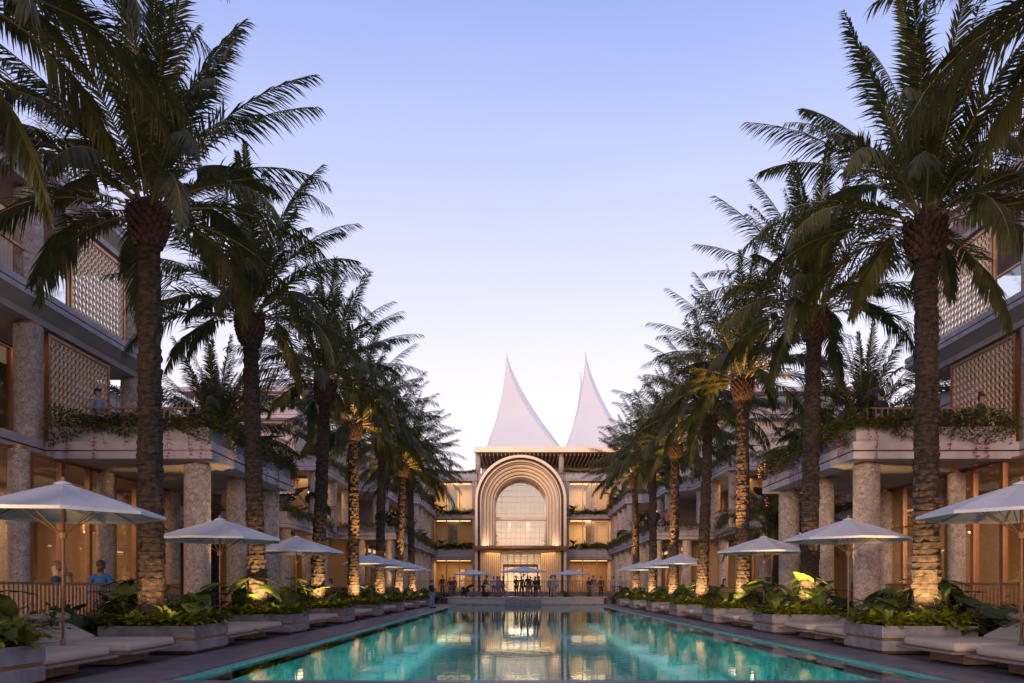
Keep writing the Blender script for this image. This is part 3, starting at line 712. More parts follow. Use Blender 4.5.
    for nm, pth, zz, ds, sdv in (('lower', [(8.95, 83.5), (8.95, 56), (13.3, 56), (13.3, 45)], F1 + .45, 100, 51), ('upper', [(8.95, 83.5), (8.95, 70), (10.9, 69), (10.9, 61.7), (12.8, 60.5), (12.8, 50), (16, 50)], F2 + .45, 100, 52)):
        ledge_plants(s, pth, zz, .5, ds, f'green planting trailing over the {nm} terraces of the middle {sd} wing', seed=sdv, lf=.15, hgt=.4, hang=.5)
        vines(s, pth, zz, 26, f'the {nm} terrace of the middle {sd} wing', 61 + s)
    ledge_plants(s, [(8.95, 83.5), (8.95, 72), (12.9, 72), (12.9, 62.8), (14.6, 62.8), (14.6, 51.5), (20, 51.5)], F3 + .3, .5, 70, f'roof edge planting of the middle {sd} wing', seed=53, lf=.15, hgt=.35)
    for i, (x, y, z, me, sca) in enumerate([(13.9, 46.5, F1, EARD[0], 1.7), (13.5, 51.5, F1, EARD[1], 1.6), (9.3, 57.5, F1, EARD[0], 1.5), (9.2, 64, F1, BPALM[0], 1.5), (9.2, 72, F1, EAR[1], 1.3), (13.3, 51, F2, EARD[1], 1.5), (13.2, 58, F2, BPALM[1], 1.4), (11.1, 63, F2, EARD[0], 1.4), (9.2, 73.5, F2, BPALM[0], 1.4), (9.2, 79, F2, EARD[1], 1.3), (15, 53, F3, SHRUB[0], 1.8)]):
        o = link('terrace_plant', me, None, (s * x, y, z + .2), i * 1.3, sca)
        lv = {F1: 'lower', F2: 'upper', F3: 'roof'}[z]
        tag(o, f"{['dark broad leafed', 'large leafed dark', 'broad dark', 'feathery palm', 'bright broad leafed', 'dark large leafed', 'small feathery palm', 'glossy dark', 'arching palm', 'leafy dark', 'rounded leafy'][i]} plant on the {lv} terrace of the middle {sd} wing", 'plant', f'plants on the middle {sd} wing')
    m = MB(s); m.box(14.2, 27, 49.2, 49.5, 0, F1 - .41); m.box(14.4, 27, 53.0, 53.3, F1, F2 - .41); m.build('wall', M['warmwall'], W, label='warm lit end wall')
    m = MB(s); m.box(9.45, 22, 84.2, 84.5, 0, F3 - .5); m.build('wall', M['stone'], W)
    # far pavilion roof above the middle wing
    P = empty('rooftop_pavilion', (0, 0, 0), f'flat roofed glazed pavilion on top of the middle {sd} wing', 'pavilion')
    m = MB(s); m.box(16, 26, 60, 72, 16.0, 16.35); m.build('roof', M['concrete'], P)
    glazing(P, s, 'y', 60.8, 16.8, 25, F3, 16.0, 5, .12)
    m = MB(s); m.box(16.8, 25, 70, 70.2, F3, 16.0); m.build('wall', M['cream'], P)

# ------------------------------------------------------------------ main hall with the arch
H = empty('main_hall', (0, 0, 0), 'central hotel hall with golden arched portal and tent roofs at the end of the pool', 'building')
G0 = .88; YF = 84.0
pod = MB(); pod.box(-9.2, 9.2, 78, 84.2, .5, G0); pod.box(-3.2, 2.9, 77.3, 78, .5, .69); struct(pod.build('podium', M['coping']))
AX = -.15
def hb(nm, x0, x1, y0, y1, z0, z1, m_, par=None):
    m = MB(); m.box(x0, x1, y0, y1, z0, z1); return m.build(nm, M[m_], par or H)
for s in (-1, 1):
    xa, xb = (4.55 + AX, 9.4) if s > 0 else (-9.4, -4.55 + AX)
    for z0, z1 in ((4.25, 5.35), (8.5, 8.95), (12.45, 13.3)):
        hb('floor_slab', xa, xb, YF - .5, YF + 5, z0, z1, 'concrete')
        hb('fascia_trim', xa, xb, YF - .52, YF - .4, z0 + .16, z0 + .20, 'darkcopper')
    for z0, z1, k in ((G0, 4.25, 0), (5.35, 8.5, 1), (8.95, 12.45, 2)):
        hb('wall', xa - (1 if s < 0 else 0), xb + (1 if s > 0 else 0), YF + 4.5, YF + 4.7, z0, z1, 'cream' if k else 'warmwall')
        hb('wall', *((xb + .02, xb + .2) if s > 0 else (xa - .2, xa - .02)), YF - .3, YF + 4.5, z0, z1, 'stone')
        xi = xa if s > 0 else xb - .5
        hb('pier', xi, xi + .5, YF - .3, YF + 2, z0, z1, 'stone')
        c0, c1 = (xa + .5, xb) if s > 0 else (xa, xb - .5)
        glazing(H, 1, 'y', YF + .6, c0, c1, z0, z1, 3, .07)
        hb('ceiling_lamp', c0 + .3, c1 - .3, YF + 1.6, YF + 1.75, z1 - .12, z1 - .03, 'strip')
        area(((c0 + c1) / 2, YF + 2.4, z1 - .15), (0, 0, 0), 3.6, 2.5, [130, 25 if s < 0 else 190, 170][k], (1, .66, .30))
        if k: 
            mm = MB(); x_ = c0 + (1.5 if s < 0 else 1.9)
            mm.box(x_, x_ + 1.0, YF + 1.4, YF + 1.5, z0, z1 - .2); mm.build('curtain', M['curtain'], H)
    if s > 0:
        for z0, z1 in ((5.6, 8.3), (9.2, 12.3)): lattice(H, 1, 'y', YF + .45, 7.4, 9.1, z0, z1, .22)
    for zz, q in ((5.35, 'second floor'), (8.95, 'third floor'), (13.3, 'roof')):
        ledge_plants(1, [(xa, YF - .35), (xb, YF - .35)], zz, .7, 260, f'leafy planting along the {q} ledge on the {SIDE[s]} side of the golden arch', seed=int(zz * 3), lf=.16, hgt=.55 if zz < 13 else .3, m='shrub', hang=.12)
        if zz < 13:
            for i in range(3):
                o = link('ledge_plant', (EARD[i % 2], BPALM[0], BPALM[1])[i], None, (xa + .9 + i * 1.35, YF - .05, zz), i, .95)
                tag(o, ['dark broad leafed', 'feathery palm', 'small arching palm'][i] + f' plant on the {q} ledge {SIDE[s]} of the arch', 'plant', 'plants on the ledges beside the arch')
# arch portal: nested rings, each an arch-shaped frame stepping back
def arch_ring(name, r, wd, y0, y1, zs, zb, m_, n=48):
    m = MB(); prof = []
    pts = [(-r, zb), (-r, zs)] + [(-r * math.cos(PI * i / n), zs + r * math.sin(PI * i / n)) for i in range(1, n)] + [(r, zs), (r, zb)]
    q = r - wd
    pin = [(-q, zb), (-q, zs)] + [(-q * math.cos(PI * i / n), zs + q * math.sin(PI * i / n)) for i in range(1, n)] + [(q, zs), (q, zb)]
    vs = []
    for (a, b_), (c, d_) in zip(pts, pin):
        vs += [(AX + a, y0, b_), (AX + c, y0, d_), (AX + c, y1, d_), (AX + a, y1, b_)]
    K = len(pts)
    fs = [(i * 4 + j, i * 4 + (j + 1) % 4, (i + 1) * 4 + (j + 1) % 4, (i + 1) * 4 + j) for i in range(K - 1) for j in range(4)] + [(0, 3, 2, 1), tuple((K - 1) * 4 + j for j in range(4))]
    m.add(vs, fs); return m.build(name, M[m_], H, fix=True, bevel=.04)
ZS = 9.95; ZC = 5.35
arch_ring('arch_frame', 4.57, .30, 79.6, 84.0, ZS, G0, 'gold')
arch_ring('arch_frame', 4.20, .12, 80.0, 84.2, ZS, G0, 'darkcopper')
arch_ring('arch_frame', 4.05, .14, 79.8, 84.2, ZS, G0, 'gold')
r = 3.88
k = 0
while r > 2.75:
    arch_ring('arch_rib', r, .10, 80.25 + k * .42, 84.6, ZS, ZC, 'gold'); 
    arch_ring('arch_rib', r - .11, .185, 80.75 + k * .42, 84.6, ZS, ZC, 'gold'); r -= .30; k += 1
RI = r
hb('canopy', AX - 4.7, AX + 4.7, 78.9, 84.2, 4.95, 5.12, 'darkcopper'); 
m = MB(); m.prism([(AX - 4.7 + 9.4 * i / 16, 78.9 - .9 * math.sin(PI * i / 16)) for i in range(17)] + [(AX + 4.7, 84), (AX - 4.7, 84)], 5.125, 5.40); m.build('canopy', M['copper'], H)
# portal sides below the canopy, fluted
m = MB()
for s in (-1, 1):
    x = 2.2; m = MB()
    while x < 4.0:
        m.lathe(AX + s * x, 82.3 - (x - 2.2) * .9, [(.105, G0), (.105, 4.94)], 8); x += .2
    m.build('fluted_screen', M['gold'], H)
for s in (-1, 1): hb('wall', AX + (2.1 if s > 0 else -4.2), AX + (4.2 if s > 0 else -2.1), 83.2, 83.4, G0, 4.95, 'warmwall')
m = MB(); m.box(AX - 1.75, AX + 1.75, 84.05, 84.15, 3.45, 3.75); m.box(AX - 1.85, AX - 1.7, 84.0, 84.15, G0, 3.75); m.box(AX + 1.7, AX + 1.85, 84.0, 84.15, G0, 3.75); m.build('door_frame', M['darkcopper'], H)
area((AX, 85.4, 3.3), (0, 0, 0), 2.6, 1.2, 260, (1, .86, .66))
# glazed arch
m = MB(); n = 32
zsi = ZS
for x in [i * .5 for i in range(-5, 6)]:
    if abs(x) < RI: m.box(AX + x - .012, AX + x + .012, 84.4, 84.46, ZC, zsi + math.sqrt(RI * RI - x * x))
for z in [5.9, 6.5, 7.1, 7.7, 9.1, 9.7, 10.3, 10.9, 11.5, 12.1]:
    hw = RI if z < zsi else math.sqrt(max(0, RI * RI - (z - zsi) ** 2)); m.box(AX - hw, AX + hw, 84.39, 84.45, z - .012, z + .012)
m.build('window', M['gold'], H)
m = MB(); vs = [(AX - RI, 84.5, ZC), (AX + RI, 84.5, ZC)] + [(AX + RI * math.cos(PI * i / n), 84.5, zsi + RI * math.sin(PI * i / n)) for i in range(n + 1)]
m.add(vs, [tuple(range(len(vs)))]); M['archglass'] = glassmat('arch_glass', (.8, .76, .7), .42, .01); m.build('pane', M['archglass'], H)
hb('transom', AX - RI - .35, AX + RI + .35, 84.05, 84.35, 8.4, 8.7, 'gold')
hb('wall', AX - 3.3, AX + 3.3, 88, 88.2, G0, 13, 'cream'); hb('ceiling', AX - 3.3, AX + 3.3, 84.6, 88, 12.8, 13, 'cream')
m = MB(); m.box(AX - 2.6, AX - 2.5, 85.5, 88, ZC, 12.5); m.box(AX + 2.5, AX + 2.6, 85.5, 88, ZC, 12.5)
m.box(AX - 1.3, AX - 1.0, 86.5, 86.6, ZC, 8.5); m.box(AX + .6, AX + 1.1, 86.5, 86.6, ZC, 8.5); m.build('curtain', M['curtain'], H)
hb('floor_slab', AX - 3.3, AX + 3.3, 84.4, 88, 4.95, ZC - .02, 'cream')
area((AX, 85.8, 12.6), (0, 0, 0), 4, 1.5, 150); area((AX, 85.6, 4.85), (0, 0, 0), 4, 2, 170, (1, .80, .58)); area((AX, 86, 8.3), (0, 0, 0), 4, 1.5, 90)
glazing(H, 1, 'y', 84.2, AX - 2.1, AX + 2.1, G0, 4.9, 6, .07, (3.9,), 'gold')
# light washing up the inner faces of the portal (recessed floor lamps on the canopy)
for s in (-1, 1): area((AX + s * 3.2, 80.2, 5.46), (R(180), 0, 0), .9, 1.2, 26, (1, .78, .6))
area((AX, 81.2, 4.85), (0, 0, 0), 7, 2.2, 110, (1, .66, .36))
# roof slab, pergola, tents
hb('roof', -9.4, 9.6, YF, 98, 12.5, 13.28, 'concrete')
hb('pergola_beam', -5.0, 12.3, 82.6, 83.1, 15.3, 15.85, 'gold')
m = MB()
x = -4.7
while x < 12: m.box(x, x + .12, 83.1, 92, 15.0, 15.32); x += .42
m.build('pergola_louvres', M['darkcopper'], H)
hb('roof', -4.9, 12.2, 83.3, 93, 15.35, 15.5, 'dark')
for x in (-4.6, 4.1, 11.8):
    m = MB(); m.lathe(x, 83.6, [(.27, 13.28), (.27, 15.3)], 14); m.build('column', M['stone'], H, True)
area((4, 86, 14.9), (0, 0, 0), 14, 3, 160)
hb('wall', -4.6, 12, 91.8, 92, 13.28, 15.3, 'cream')
TZ = 16.15
def tent(x0, x1, ax_, y0, y1, z0, z1, nm='tent_roof'):
    """concave membrane: front sheet, back sheet, side sheets curling up to a leaning tip"""
    A = Vector((ax_, (y0 + y1) / 2 - 1.5, z1))
    def edge(c, pw, t):     # t 0 at base .. 1 at the tip
        c = Vector(c); k = (1 - t) ** pw
        return Vector((A.x + (c.x - A.x) * k, A.y + (c.y - A.y) * k, z0 + (z1 - z0) * t))
    n, w_ = 26, 14
    m = MB()
    def sheet(f0, f1, sag):
        vs = []
        for j in range(n + 1):
            t = j / n; a = f0(t); b_ = f1(t)
            for i in range(w_ + 1):
                u = i / w_; p = a.lerp(b_, u); ctr = Vector((A.x, A.y, p.z)); p = p + (ctr - p) * (sag * math.sin(PI * u) * (1 - t) * math.sin(PI * min(1, t + .15))); vs.append(p)
        m.add(vs, [(j * (w_ + 1) + i, j * (w_ + 1) + i + 1, (j + 1) * (w_ + 1) + i + 1, (j + 1) * (w_ + 1) + i) for j in range(n) for i in range(w_)])
    FL = lambda t: edge((x0, y0, z0), 1.85, t); FR = lambda t: edge((x1, y0, z0), 1.74, t)
    BR = lambda t: edge((x1 + .05, y0 + .2, z0), 1.28, t) + Vector((0, .8 * math.sin(PI * t) ** .8, 0)); BL = lambda t: edge((x0 + .3, y1, z0), 1.6, t)
    sheet(FL, FR, .12); sheet(FR, BR, 0); sheet(BR, BL, .05); sheet(BL, FL, .1)
    o = m.build(nm, M['tent'], H, True)
    so_ = o.modifiers.new('s', 'SOLIDIFY'); so_.thickness = .07
    m = MB(); m.tube([FL(t / 20) for t in range(21)], .03, 6); m.tube([FR(t / 20) for t in range(21)], .03, 6); m.build('edge_cable', M['tent'], o, True)
    return o
tent(-3.9, 4.4, -1.69, 86, 94, TZ, 27.3)
tent(4.6, 11.9, 7.05, 86, 94, TZ, 27.3)
tent(5.0, 11, 7.9, 104, 112, 13, 30.0)

# fence and hedge of the far terrace
slats('iron_fence', 1, [(-8.6, 64.9), (8.6, 64.9)], .5, 1.82, .19, 'darkcopper', 'bronze bar fence across the terrace behind the pool', 'fence', .03)

# ------------------------------------------------------------------ garden beds, slat fences
for s in (-1, 1):
    sd = SIDE[s]
    m = MB(s); m.box(8.75, 9.12, 6, 20.9, -.02, .12); m.box(8.75, 9.12, 29.4, 55.5, -.02, .12); m.box(8.45, 8.75, 6, 55.5, -.02, .10)
    struct(m.build('garden_soil', M['soil']))
    slats('slat_fence', s, [(9.2, 9.5), (9.2, 20.8)], 0, 1.35, .13, 'wood', f'brown timber slat fence behind the nearest {sd} daybeds', 'fence')
    slats('slat_fence', s, [(9.2, 29.6), (9.2, 55.5)], 0, 1.3, .16, 'wood', f'brown timber slat fence behind the farther {sd} daybeds', 'fence')

# ------------------------------------------------------------------ planters, palms, plants
BAY = 6.55
def planter_proto():
    r = link('planter', None)
    hx, hy = .915, .9
    def ring(z0, z1, ins): 
        m = MB(); m.box(-hx + ins, hx - ins, -hy + ins, hy - ins, z0, z1); return m
    ring(0.0, .05, .06).build('plinth', M['darkcopper'], r)
    ring(.05, .245, 0).build('lower_box', M['planter'], r, bevel=.012)
    ring(.245, .30, .035).build('metal_band', M['copper'], r)
    m = ring(.30, .48, 0); 
    m.box(-hx, hx, -hy, -hy + .09, .48, .53); m.box(-hx, hx, hy - .09, hy, .48, .53); m.box(-hx, -hx + .09, -hy + .09, hy - .09, .48, .53); m.box(hx - .09, hx, -hy + .09, hy - .09, .48, .53)
    m.build('upper_box', M['planter'], r, bevel=.006)
    m = MB(); m.box(-hx + .1, hx - .1, -hy + .1, hy - .1, .47, .50); m.build('soil', M['soil'], r)
    return r
PP = planter_proto(); first = True
gp = 'stone planters along the pool'
for s in (-1, 1):
    sd = SIDE[s]
    for k in range(8):
        yc = 9.5 + BAY * k
        xc = s * 7.43
        o = PP if first else copy_tree(PP)
        first = False
        o.location = (xc, yc, 0); o.scale = (1, 1, 1)
        tag(o, f'{ORD[k]} pale stone planter from the camera on the {sd} side of the pool', 'planter', gp)
        rnd = random.Random(100 + k * 7 + s)
        pz = .5
        palm(s * (7.73 if s < 0 else 7.82), yc, .45, rnd.uniform(8.65, 9.1) + (.3 if (k, s) == (2, -1) else 0), f'tall date palm in the {ORD[k]} planter from the camera, {sd} of the pool', k * 2 + (s > 0) + 3, 'palms in the poolside planters', lean=.5 if k < 2 else 1.8)
        # ferns
        j = 0
        for ci, fx in enumerate((-.75, -.45, -.15, .15, .45, .75)):
            for fy in (-.72, .66):
                if k > 3 and fy > 0: continue
                f = link('fern', FERN[rnd.randrange(3)], None, (xc + fx + rnd.uniform(-.08, .08), yc + fy + rnd.uniform(-.06, .06), pz), rnd.uniform(0, 6), rnd.uniform(.8, 1.1))
                tag(f, f"fern, {NTH[5 - ci if s < 0 else ci]} from the pool in the {'front' if fy < 0 else 'back'} row, {ORD[k]} {sd} planter", 'fern', f'ferns in the {ORD[k]} {sd} planter')
        f = link('fern', FERN[1], None, (xc - s * .72, yc, pz), 1, 1); tag(f, f'fern at the middle of the pool side edge, {ORD[k]} {sd} planter', 'fern', f'ferns in the {ORD[k]} {sd} planter')
        for i, (dx, dy, me, sca, lb) in enumerate(((.55, -.25, SHRUB[k % 2], .75, 'leafy shrub outside the trunk'), (-.55, .1, BPALM[k % 2], .62, 'feathery low palm on the pool side'), (.1, .62, SHRUB[(k + 1) % 2], .8, 'leafy shrub behind the trunk'))):
            o = link('planter_shrub', me, None, (xc + s * dx, yc + dy, pz), rnd.uniform(0, 6), sca * rnd.uniform(.9, 1.1)); tag(o, f'{lb} in the {ORD[k]} {sd} planter', 'plant')
        # larger plants
        big = [(xc + s * .66, yc + .55, EAR[k % 3], rnd.uniform(.8, .95), 'bright elephant ear plant beside the palm trunk'), (xc - s * .42, yc + .35, EAR[(k + 1) % 3], rnd.uniform(.7, .9), 'low elephant ear plant on the pool side'),
               (s * 8.75, yc - .6, EARD[k % 2], rnd.uniform(.8, .95), 'dark elephant ear plant growing behind'), (s * 8.95, yc + .5, SHRUB[k % 2], 1.1, 'leafy green shrub growing behind')]
        for x, y, me, sca, lb in big:
            o = link('elephant_ear' if 'ear' in lb else 'shrub', me, None, (x, y, pz if abs(x) < 8.4 else .08), rnd.uniform(0, 6), sca)
            tag(o, f'{lb}, {ORD[k]} planter from the camera on the {sd}', 'plant', f'leafy plants around the {ORD[k]} {sd} planter')
        for i in range(3):
            y = yc + 1.7 + i * 1.55
            me = (EARD[1], BPALM[0], SHRUB[1])[(i + k) % 3]
            o = link('garden_plant', me, None, (s * 8.85, y, .08), rnd.uniform(0, 6), rnd.uniform(.9, 1.2))
            tag(o, f"{('dark broad leafed', 'feathery', 'bushy')[(i + k) % 3]} plant behind the {ORD[k]} pair of {sd} daybeds", 'plant', f'garden plants behind the {sd} daybeds')
        # uplight at the trunk
        l = bpy.data.lights.new('uplight', 'SPOT'); l.energy = (480, 500, 540, 540, 620, 540, 600, 540)[k] * (.2 if (k, s) == (1, -1) else 1); l.spot_size = R(85); l.spot_blend = .7; l.color = (1, .62, .25); l.shadow_soft_size = .05
        u = bpy.data.objects.new('uplight', l); col.objects.link(u); u.location = (s * 7.73 - s * .45, yc - .84, .88)
        l2 = bpy.data.lights.new('garden_light', 'SPOT'); l2.energy = 14; l2.spot_size = R(130); l2.spot_blend = .6; l2.color = (1, .70, .30); l2.shadow_soft_size = .12
        u2 = bpy.data.objects.new('garden_light', l2); col.objects.link(u2); u2.location = (s * 6.9, yc - .85, 1.15); u2.rotation_euler = (Vector((s * 8.3, yc + .6, .45)) - u2.location).to_track_quat('-Z', 'Y').to_euler()
        if (s, k) in ((-1, 4), (1, 3), (1, 5), (-1, 6), (1, 7)):
            l3 = bpy.data.lights.new('crown_light', 'SPOT'); l3.energy = 7000; l3.spot_size = R(30); l3.spot_blend = .5; l3.color = (1, .50, .16)
            u3 = bpy.data.objects.new('crown_light', l3); col.objects.link(u3); u3.location = (s * 6.75, yc - .82, 1.0)
            u3.rotation_euler = (Vector((s * 7.7, yc, 8.6)) - u3.location).to_track_quat('-Z', 'Y').to_euler()
        tgt = Vector((s * 7.73, yc - .1, 1.7)); u.rotation_euler = (tgt - u.location).to_track_quat('-Z', 'Y').to_euler()
# extra tall bright elephant ears and undergrowth around the two nearest bays
for s in (-1, 1):
    sd = SIDE[s]
    for i, (x, y, z, me, sca, lb) in enumerate([(8.15, 16.5, .5, EAR[1], 1.05, 'tall yellow green elephant ear outside the nearest trunk'), (8.35, 15.3, .1, EAR[2], .65, 'broad elephant ear spilling behind the farther daybed'), (8.75, 16.9, .1, BPALM[0], 1.2, 'yellowish feathery plant behind the second planter'),
            (8.6, 14.0, .1, SHRUB[0], 1.1, 'leafy shrub behind the farther nearest daybed'), (8.7, 12.6, .1, BPALM[1], 1.1, 'feathery plant right behind the nearest umbrella'), (8.6, 11.3, .1, EARD[0], 1.2, 'dark broad plant behind the nearer nearest daybed'), (7.9, 22.5, .5, EAR[0], 1.1, 'tall elephant ear outside the third planter trunk'), (8.0, 29.1, .5, EAR[2], 1.1, 'tall elephant ear outside the fourth planter trunk'), (8.8, 19.4, .1, SHRUB[1], 1.2, 'dense shrub behind the second umbrella'), (8.9, 20.6, .1, GRASS[0], 1.3, 'grass tuft before the stone column')]):
        o = link('garden_plant', me, None, (s * x, y, z), i * 1.9 + s, sca); tag(o, lb + f' on the {sd}', 'plant')
    # slender climber on the first terrace column
# background palms behind the near terraces
for i, (x, y, H_, sc_, lb) in enumerate([(-12.9, 33, 7.7, 1.0, 'dark palm rising behind the near left terrace'), (13.6, 33, 8.1, 1.05, 'dark palm rising behind the near right terrace'),
        (-16, 41, 8.8, .95, 'distant palm behind the left garden wing'), (15.8, 42, 8.6, .95, 'distant palm behind the right garden wing'), (11.5, 37, 4.2, .8, 'short palm between the right palms and garden wing')]):
    palm(x, y, 0, H_, lb, 50 + i, None, sc_)

# ------------------------------------------------------------------ daybeds and umbrellas
def daybed_proto():
    """foot toward -x at 0, head at x=2.25; mirrored by rotation about z for the left side"""
    r = link('daybed', None)
    m = MB(); m.box(.42, 2.0, -.55, .55, 0, .19); m.build('base', M['daywood'], r, bevel=.01)
    m = MB(); m.box(0, 2.25, -.93, .93, .19, .225); m.build('platform', M['daywood'], r, bevel=.01)
    def cushion(x0, x1, y0, y1, z0, z1, rr, nm, rot=0, org=(0, 0)):
        m = MB(); m.box(x0, x1, y0, y1, z0, z1)
        o = m.build(nm, M['cushion'], r, True, bevel=0)
        b = o.modifiers.new('b', 'BEVEL'); b.width = rr; b.segments = 4
        return o
    cushion(.10, 1.75, -.86, .86, .226, .375, .06, 'mattress')
    m = MB(); c, sn = math.cos(R(32)), math.sin(R(32))
    o = cushion(0, .64, -.84, .84, -.12, 0, .05, 'backrest'); o.location = (1.50, 0, .39); o.rotation_euler = (0, -R(26), 0)
    m = MB(); m.box(1.72, 1.78, -.8, .8, .226, .42); m.box(2.02, 2.07, -.8, .8, .226, .52); m.build('backrest_support', M['daywood'], r)
    m = MB(); n = 14; pts = []
    m.add(*(lambda: ([(2.05 + .08 * math.cos(a) * (1 if abs(y) < .84 else .75), y, .735 + .08 * math.sin(a) * (1 if abs(y) < .84 else .75)) for y in (-.87, -.83, .83, .87) for a in [2 * PI * i / n for i in range(n)]],
          [(j * n + i, (j + 1) * n + i, (j + 1) * n + (i + 1) % n, j * n + (i + 1) % n) for j in range(3) for i in range(n)] + [tuple(range(n)), tuple(3 * n + i for i in range(n))[::-1]]))())
    m.build('bolster', M['cushion'], r, True, fix=True)
    return r
DB = daybed_proto(); first = True
def umbrella_proto():
    r = link('umbrella', None); n = 8; R_ = 1.48
    zr, zt = 2.41, 2.89
    m = MB(); vs = [(0, 0, zt)]
    rings = 5
    for j in range(1, rings + 1):
        q = j / rings
        for i in range(n):
            for h in (0, 1):      # corner, then mid-panel (slightly sagging)
                a = 2 * PI * (i + .5 * h) / n + PI / 8
                rr = R_ * q * (1 if h == 0 else math.cos(PI / n) * (1 - .012 * q)); zz = zt - (zt - zr) * (q ** 1.08) - (.03 * math.sin(PI * q) if h else 0)
                vs.append((rr * math.cos(a), rr * math.sin(a), zz))
    K = 2 * n
    fs = [(0, 1 + i, 1 + (i + 1) % K) for i in range(K)] + [(1 + j * K + i, 1 + (j + 1) * K + i, 1 + (j + 1) * K + (i + 1) % K, 1 + j * K + (i + 1) % K) for j in range(rings - 1) for i in range(K)]
    m.add(vs, fs); o = m.build('canopy', M['canvas'], r); so_ = o.modifiers.new('s', 'SOLIDIFY'); so_.thickness = .012
    m = MB(); b0 = len(vs) - K
    for i in range(K):
        p, q = vs[b0 + i], vs[b0 + (i + 1) % K]; m.add([p, q, (q[0], q[1], q[2] - .05), (p[0], p[1], p[2] - .05)], [(0, 1, 2, 3)])
    m.build('hem', M['canvas'], o)
    m = MB(); m.lathe(0, 0, [(.13, zt - .03), (.125, zt - .01), (.05, zt + .02), (.02, zt + .03)], 16); m.build('vent_cap', M['canvas'], o, True)
    m = MB(); m.lathe(0, 0, [(.021, .06), (.021, zt)], 10); m.lathe(0, 0, [(.034, .28), (.034, .46)], 10); m.build('pole', M['wood'], r, True)
    m = MB(); m.lathe(0, 0, [(.03, zt + .03), (.03, zt + .08), (.012, zt + .10)], 8); m.build('finial', M['wood'], r)
    m = MB(); m.lathe(0, 0, [(.055, 2.02), (.06, 2.1), (.045, 2.15)], 10); m.build('hub', M['wood'], r)
    m = MB(); m.box(-.26, .26, -.2, .2, 0, .05); m.lathe(0, 0, [(.05, .05), (.045, .2)], 10); m.build('base_plate', M['dark'], r, bevel=.008)
    for i in range(n):
        a = 2 * PI * i / n + PI / 8; c, s_ = math.cos(a), math.sin(a)
        m = MB(); m.tube([(0.03 * c, .03 * s_, zt - .06), (R_ * .97 * c, R_ * .97 * s_, zr - .02)], .011, 4); m.tube([(.05 * c, .05 * s_, 2.1), (R_ * .5 * c, R_ * .5 * s_, zt - .29)], .009, 4); m.build('rib', M['wood'], r)
    return r
UM = umbrella_proto(); ufirst = True
ug = 'umbrellas between the daybeds'
for s in (-1, 1):
    sd = SIDE[s]
    for k in range(7):
        yc = 12.47 + BAY * k
        for j, dy in enumerate((-1.16, 1.11)):
            o = DB if first else copy_tree(DB); first = False
            o.location = (s * 6.47, yc + dy, 0); o.rotation_euler = (0, 0, 0 if s > 0 else PI)
            tag(o, f"{('nearer', 'farther')[j]} beige daybed of the {ORD[k]} pair from the camera, {sd} of the pool", 'daybed', 'daybeds along the pool')
        if k == 3: continue
        o = UM if ufirst else copy_tree(UM); ufirst = False
        o.location = (s * (7.47), yc, 0); o.rotation_euler = (0, 0, .2 * k + (0 if s > 0 else .1))
        kk = k if k < 3 else k - 1
        tag(o, f'{ORD[kk]} pale canvas umbrella from the camera on the {sd} side of the pool', 'umbrella', ug)
for x, y, z, sca, lb in [(0.05, 63.3, .54, 1.0, 'large pale umbrella in front of the hall entrance'), (-3.95, 63.3, .54, .82, 'pale umbrella left of the entrance umbrella'), (3.7, 63.3, .54, .82, 'pale umbrella right of the entrance umbrella')]:
    o = copy_tree(UM); o.location = (x, y, z); o.scale = (sca * 1.35, sca * 1.35, sca * .83 if sca == 1 else .74); tag(o, lb, 'umbrella', 'umbrellas on the far terrace')
# low plants around the bench ends
for i, (x, y, me, sca) in enumerate([(-6.9, 62.2, SHRUB[0], 1.2), (-6.4, 63.0, EARD[0], .8), (-4.6, 64.5, EARD[1], .9), (-2.9, 64.6, SHRUB[1], .9), (3.4, 64.6, GRASS[0], 1.3), (5.3, 64.6, GRASS[0], 1.2), (7.0, 62.4, SHRUB[1], 1.2), (7.8, 61.2, EAR[0], 1.2), (-7.6, 61.0, EAR[1], 1.2), (-6.1, 64.6, GRASS[0], 1.2)]):
    o = link('terrace_shrub', me, None, (x, y, .02 if y < 64 else .5), i, sca)
    tag(o, ['rounded shrub at the left end of the stone bench', 'dark broad leafed plant by the left bench end', 'dark broad leafed plant behind the bench at left', 'low round shrub behind the bench left of the entrance', 'grass tuft behind the bench right of the entrance', 'grass tuft toward the right end of the bench', 'rounded shrub at the right end of the stone bench', 'bright broad leafed plant at the pool corner right', 'bright broad leafed plant at the pool corner left', 'grass tuft behind the left bench end'][i], 'plant', 'plants around the stone bench')

# ------------------------------------------------------------------ people
def skin_mesh(nodes, edges, root, sub=1):
    me = bpy.data.meshes.new('tmp'); names = list(nodes); idx = {n: i for i, n in enumerate(names)}
    bm = bmesh.new(); ly = bm.verts.layers.skin.verify()
    vs = [bm.verts.new(nodes[n][0]) for n in names]
    for v, n in zip(vs, names):
        r = nodes[n][1]; v[ly].radius = r if isinstance(r, tuple) else (r, r)
        v[ly].use_root = (n == root)
    for a, b_ in edges: bm.edges.new((vs[idx[a]], vs[idx[b_]]))
    bm.to_mesh(me); bm.free()
    o = bpy.data.objects.new('tmp', me); col.objects.link(o)
    o.modifiers.new('s', 'SKIN').use_smooth_shade = True
    q = o.modifiers.new('u', 'SUBSURF'); q.levels = sub; q.render_levels = sub
    dg = bpy.context.evaluated_depsgraph_get(); res = bpy.data.meshes.new_from_object(o.evaluated_get(dg))
    bpy.data.objects.remove(o); return res
cloth = {}
def cmat(c):
    if c not in cloth: cloth[c] = mat('cloth', c, tuple(min(1, v * 1.3 + .01) for v in c), 8, .85)
    return cloth[c]
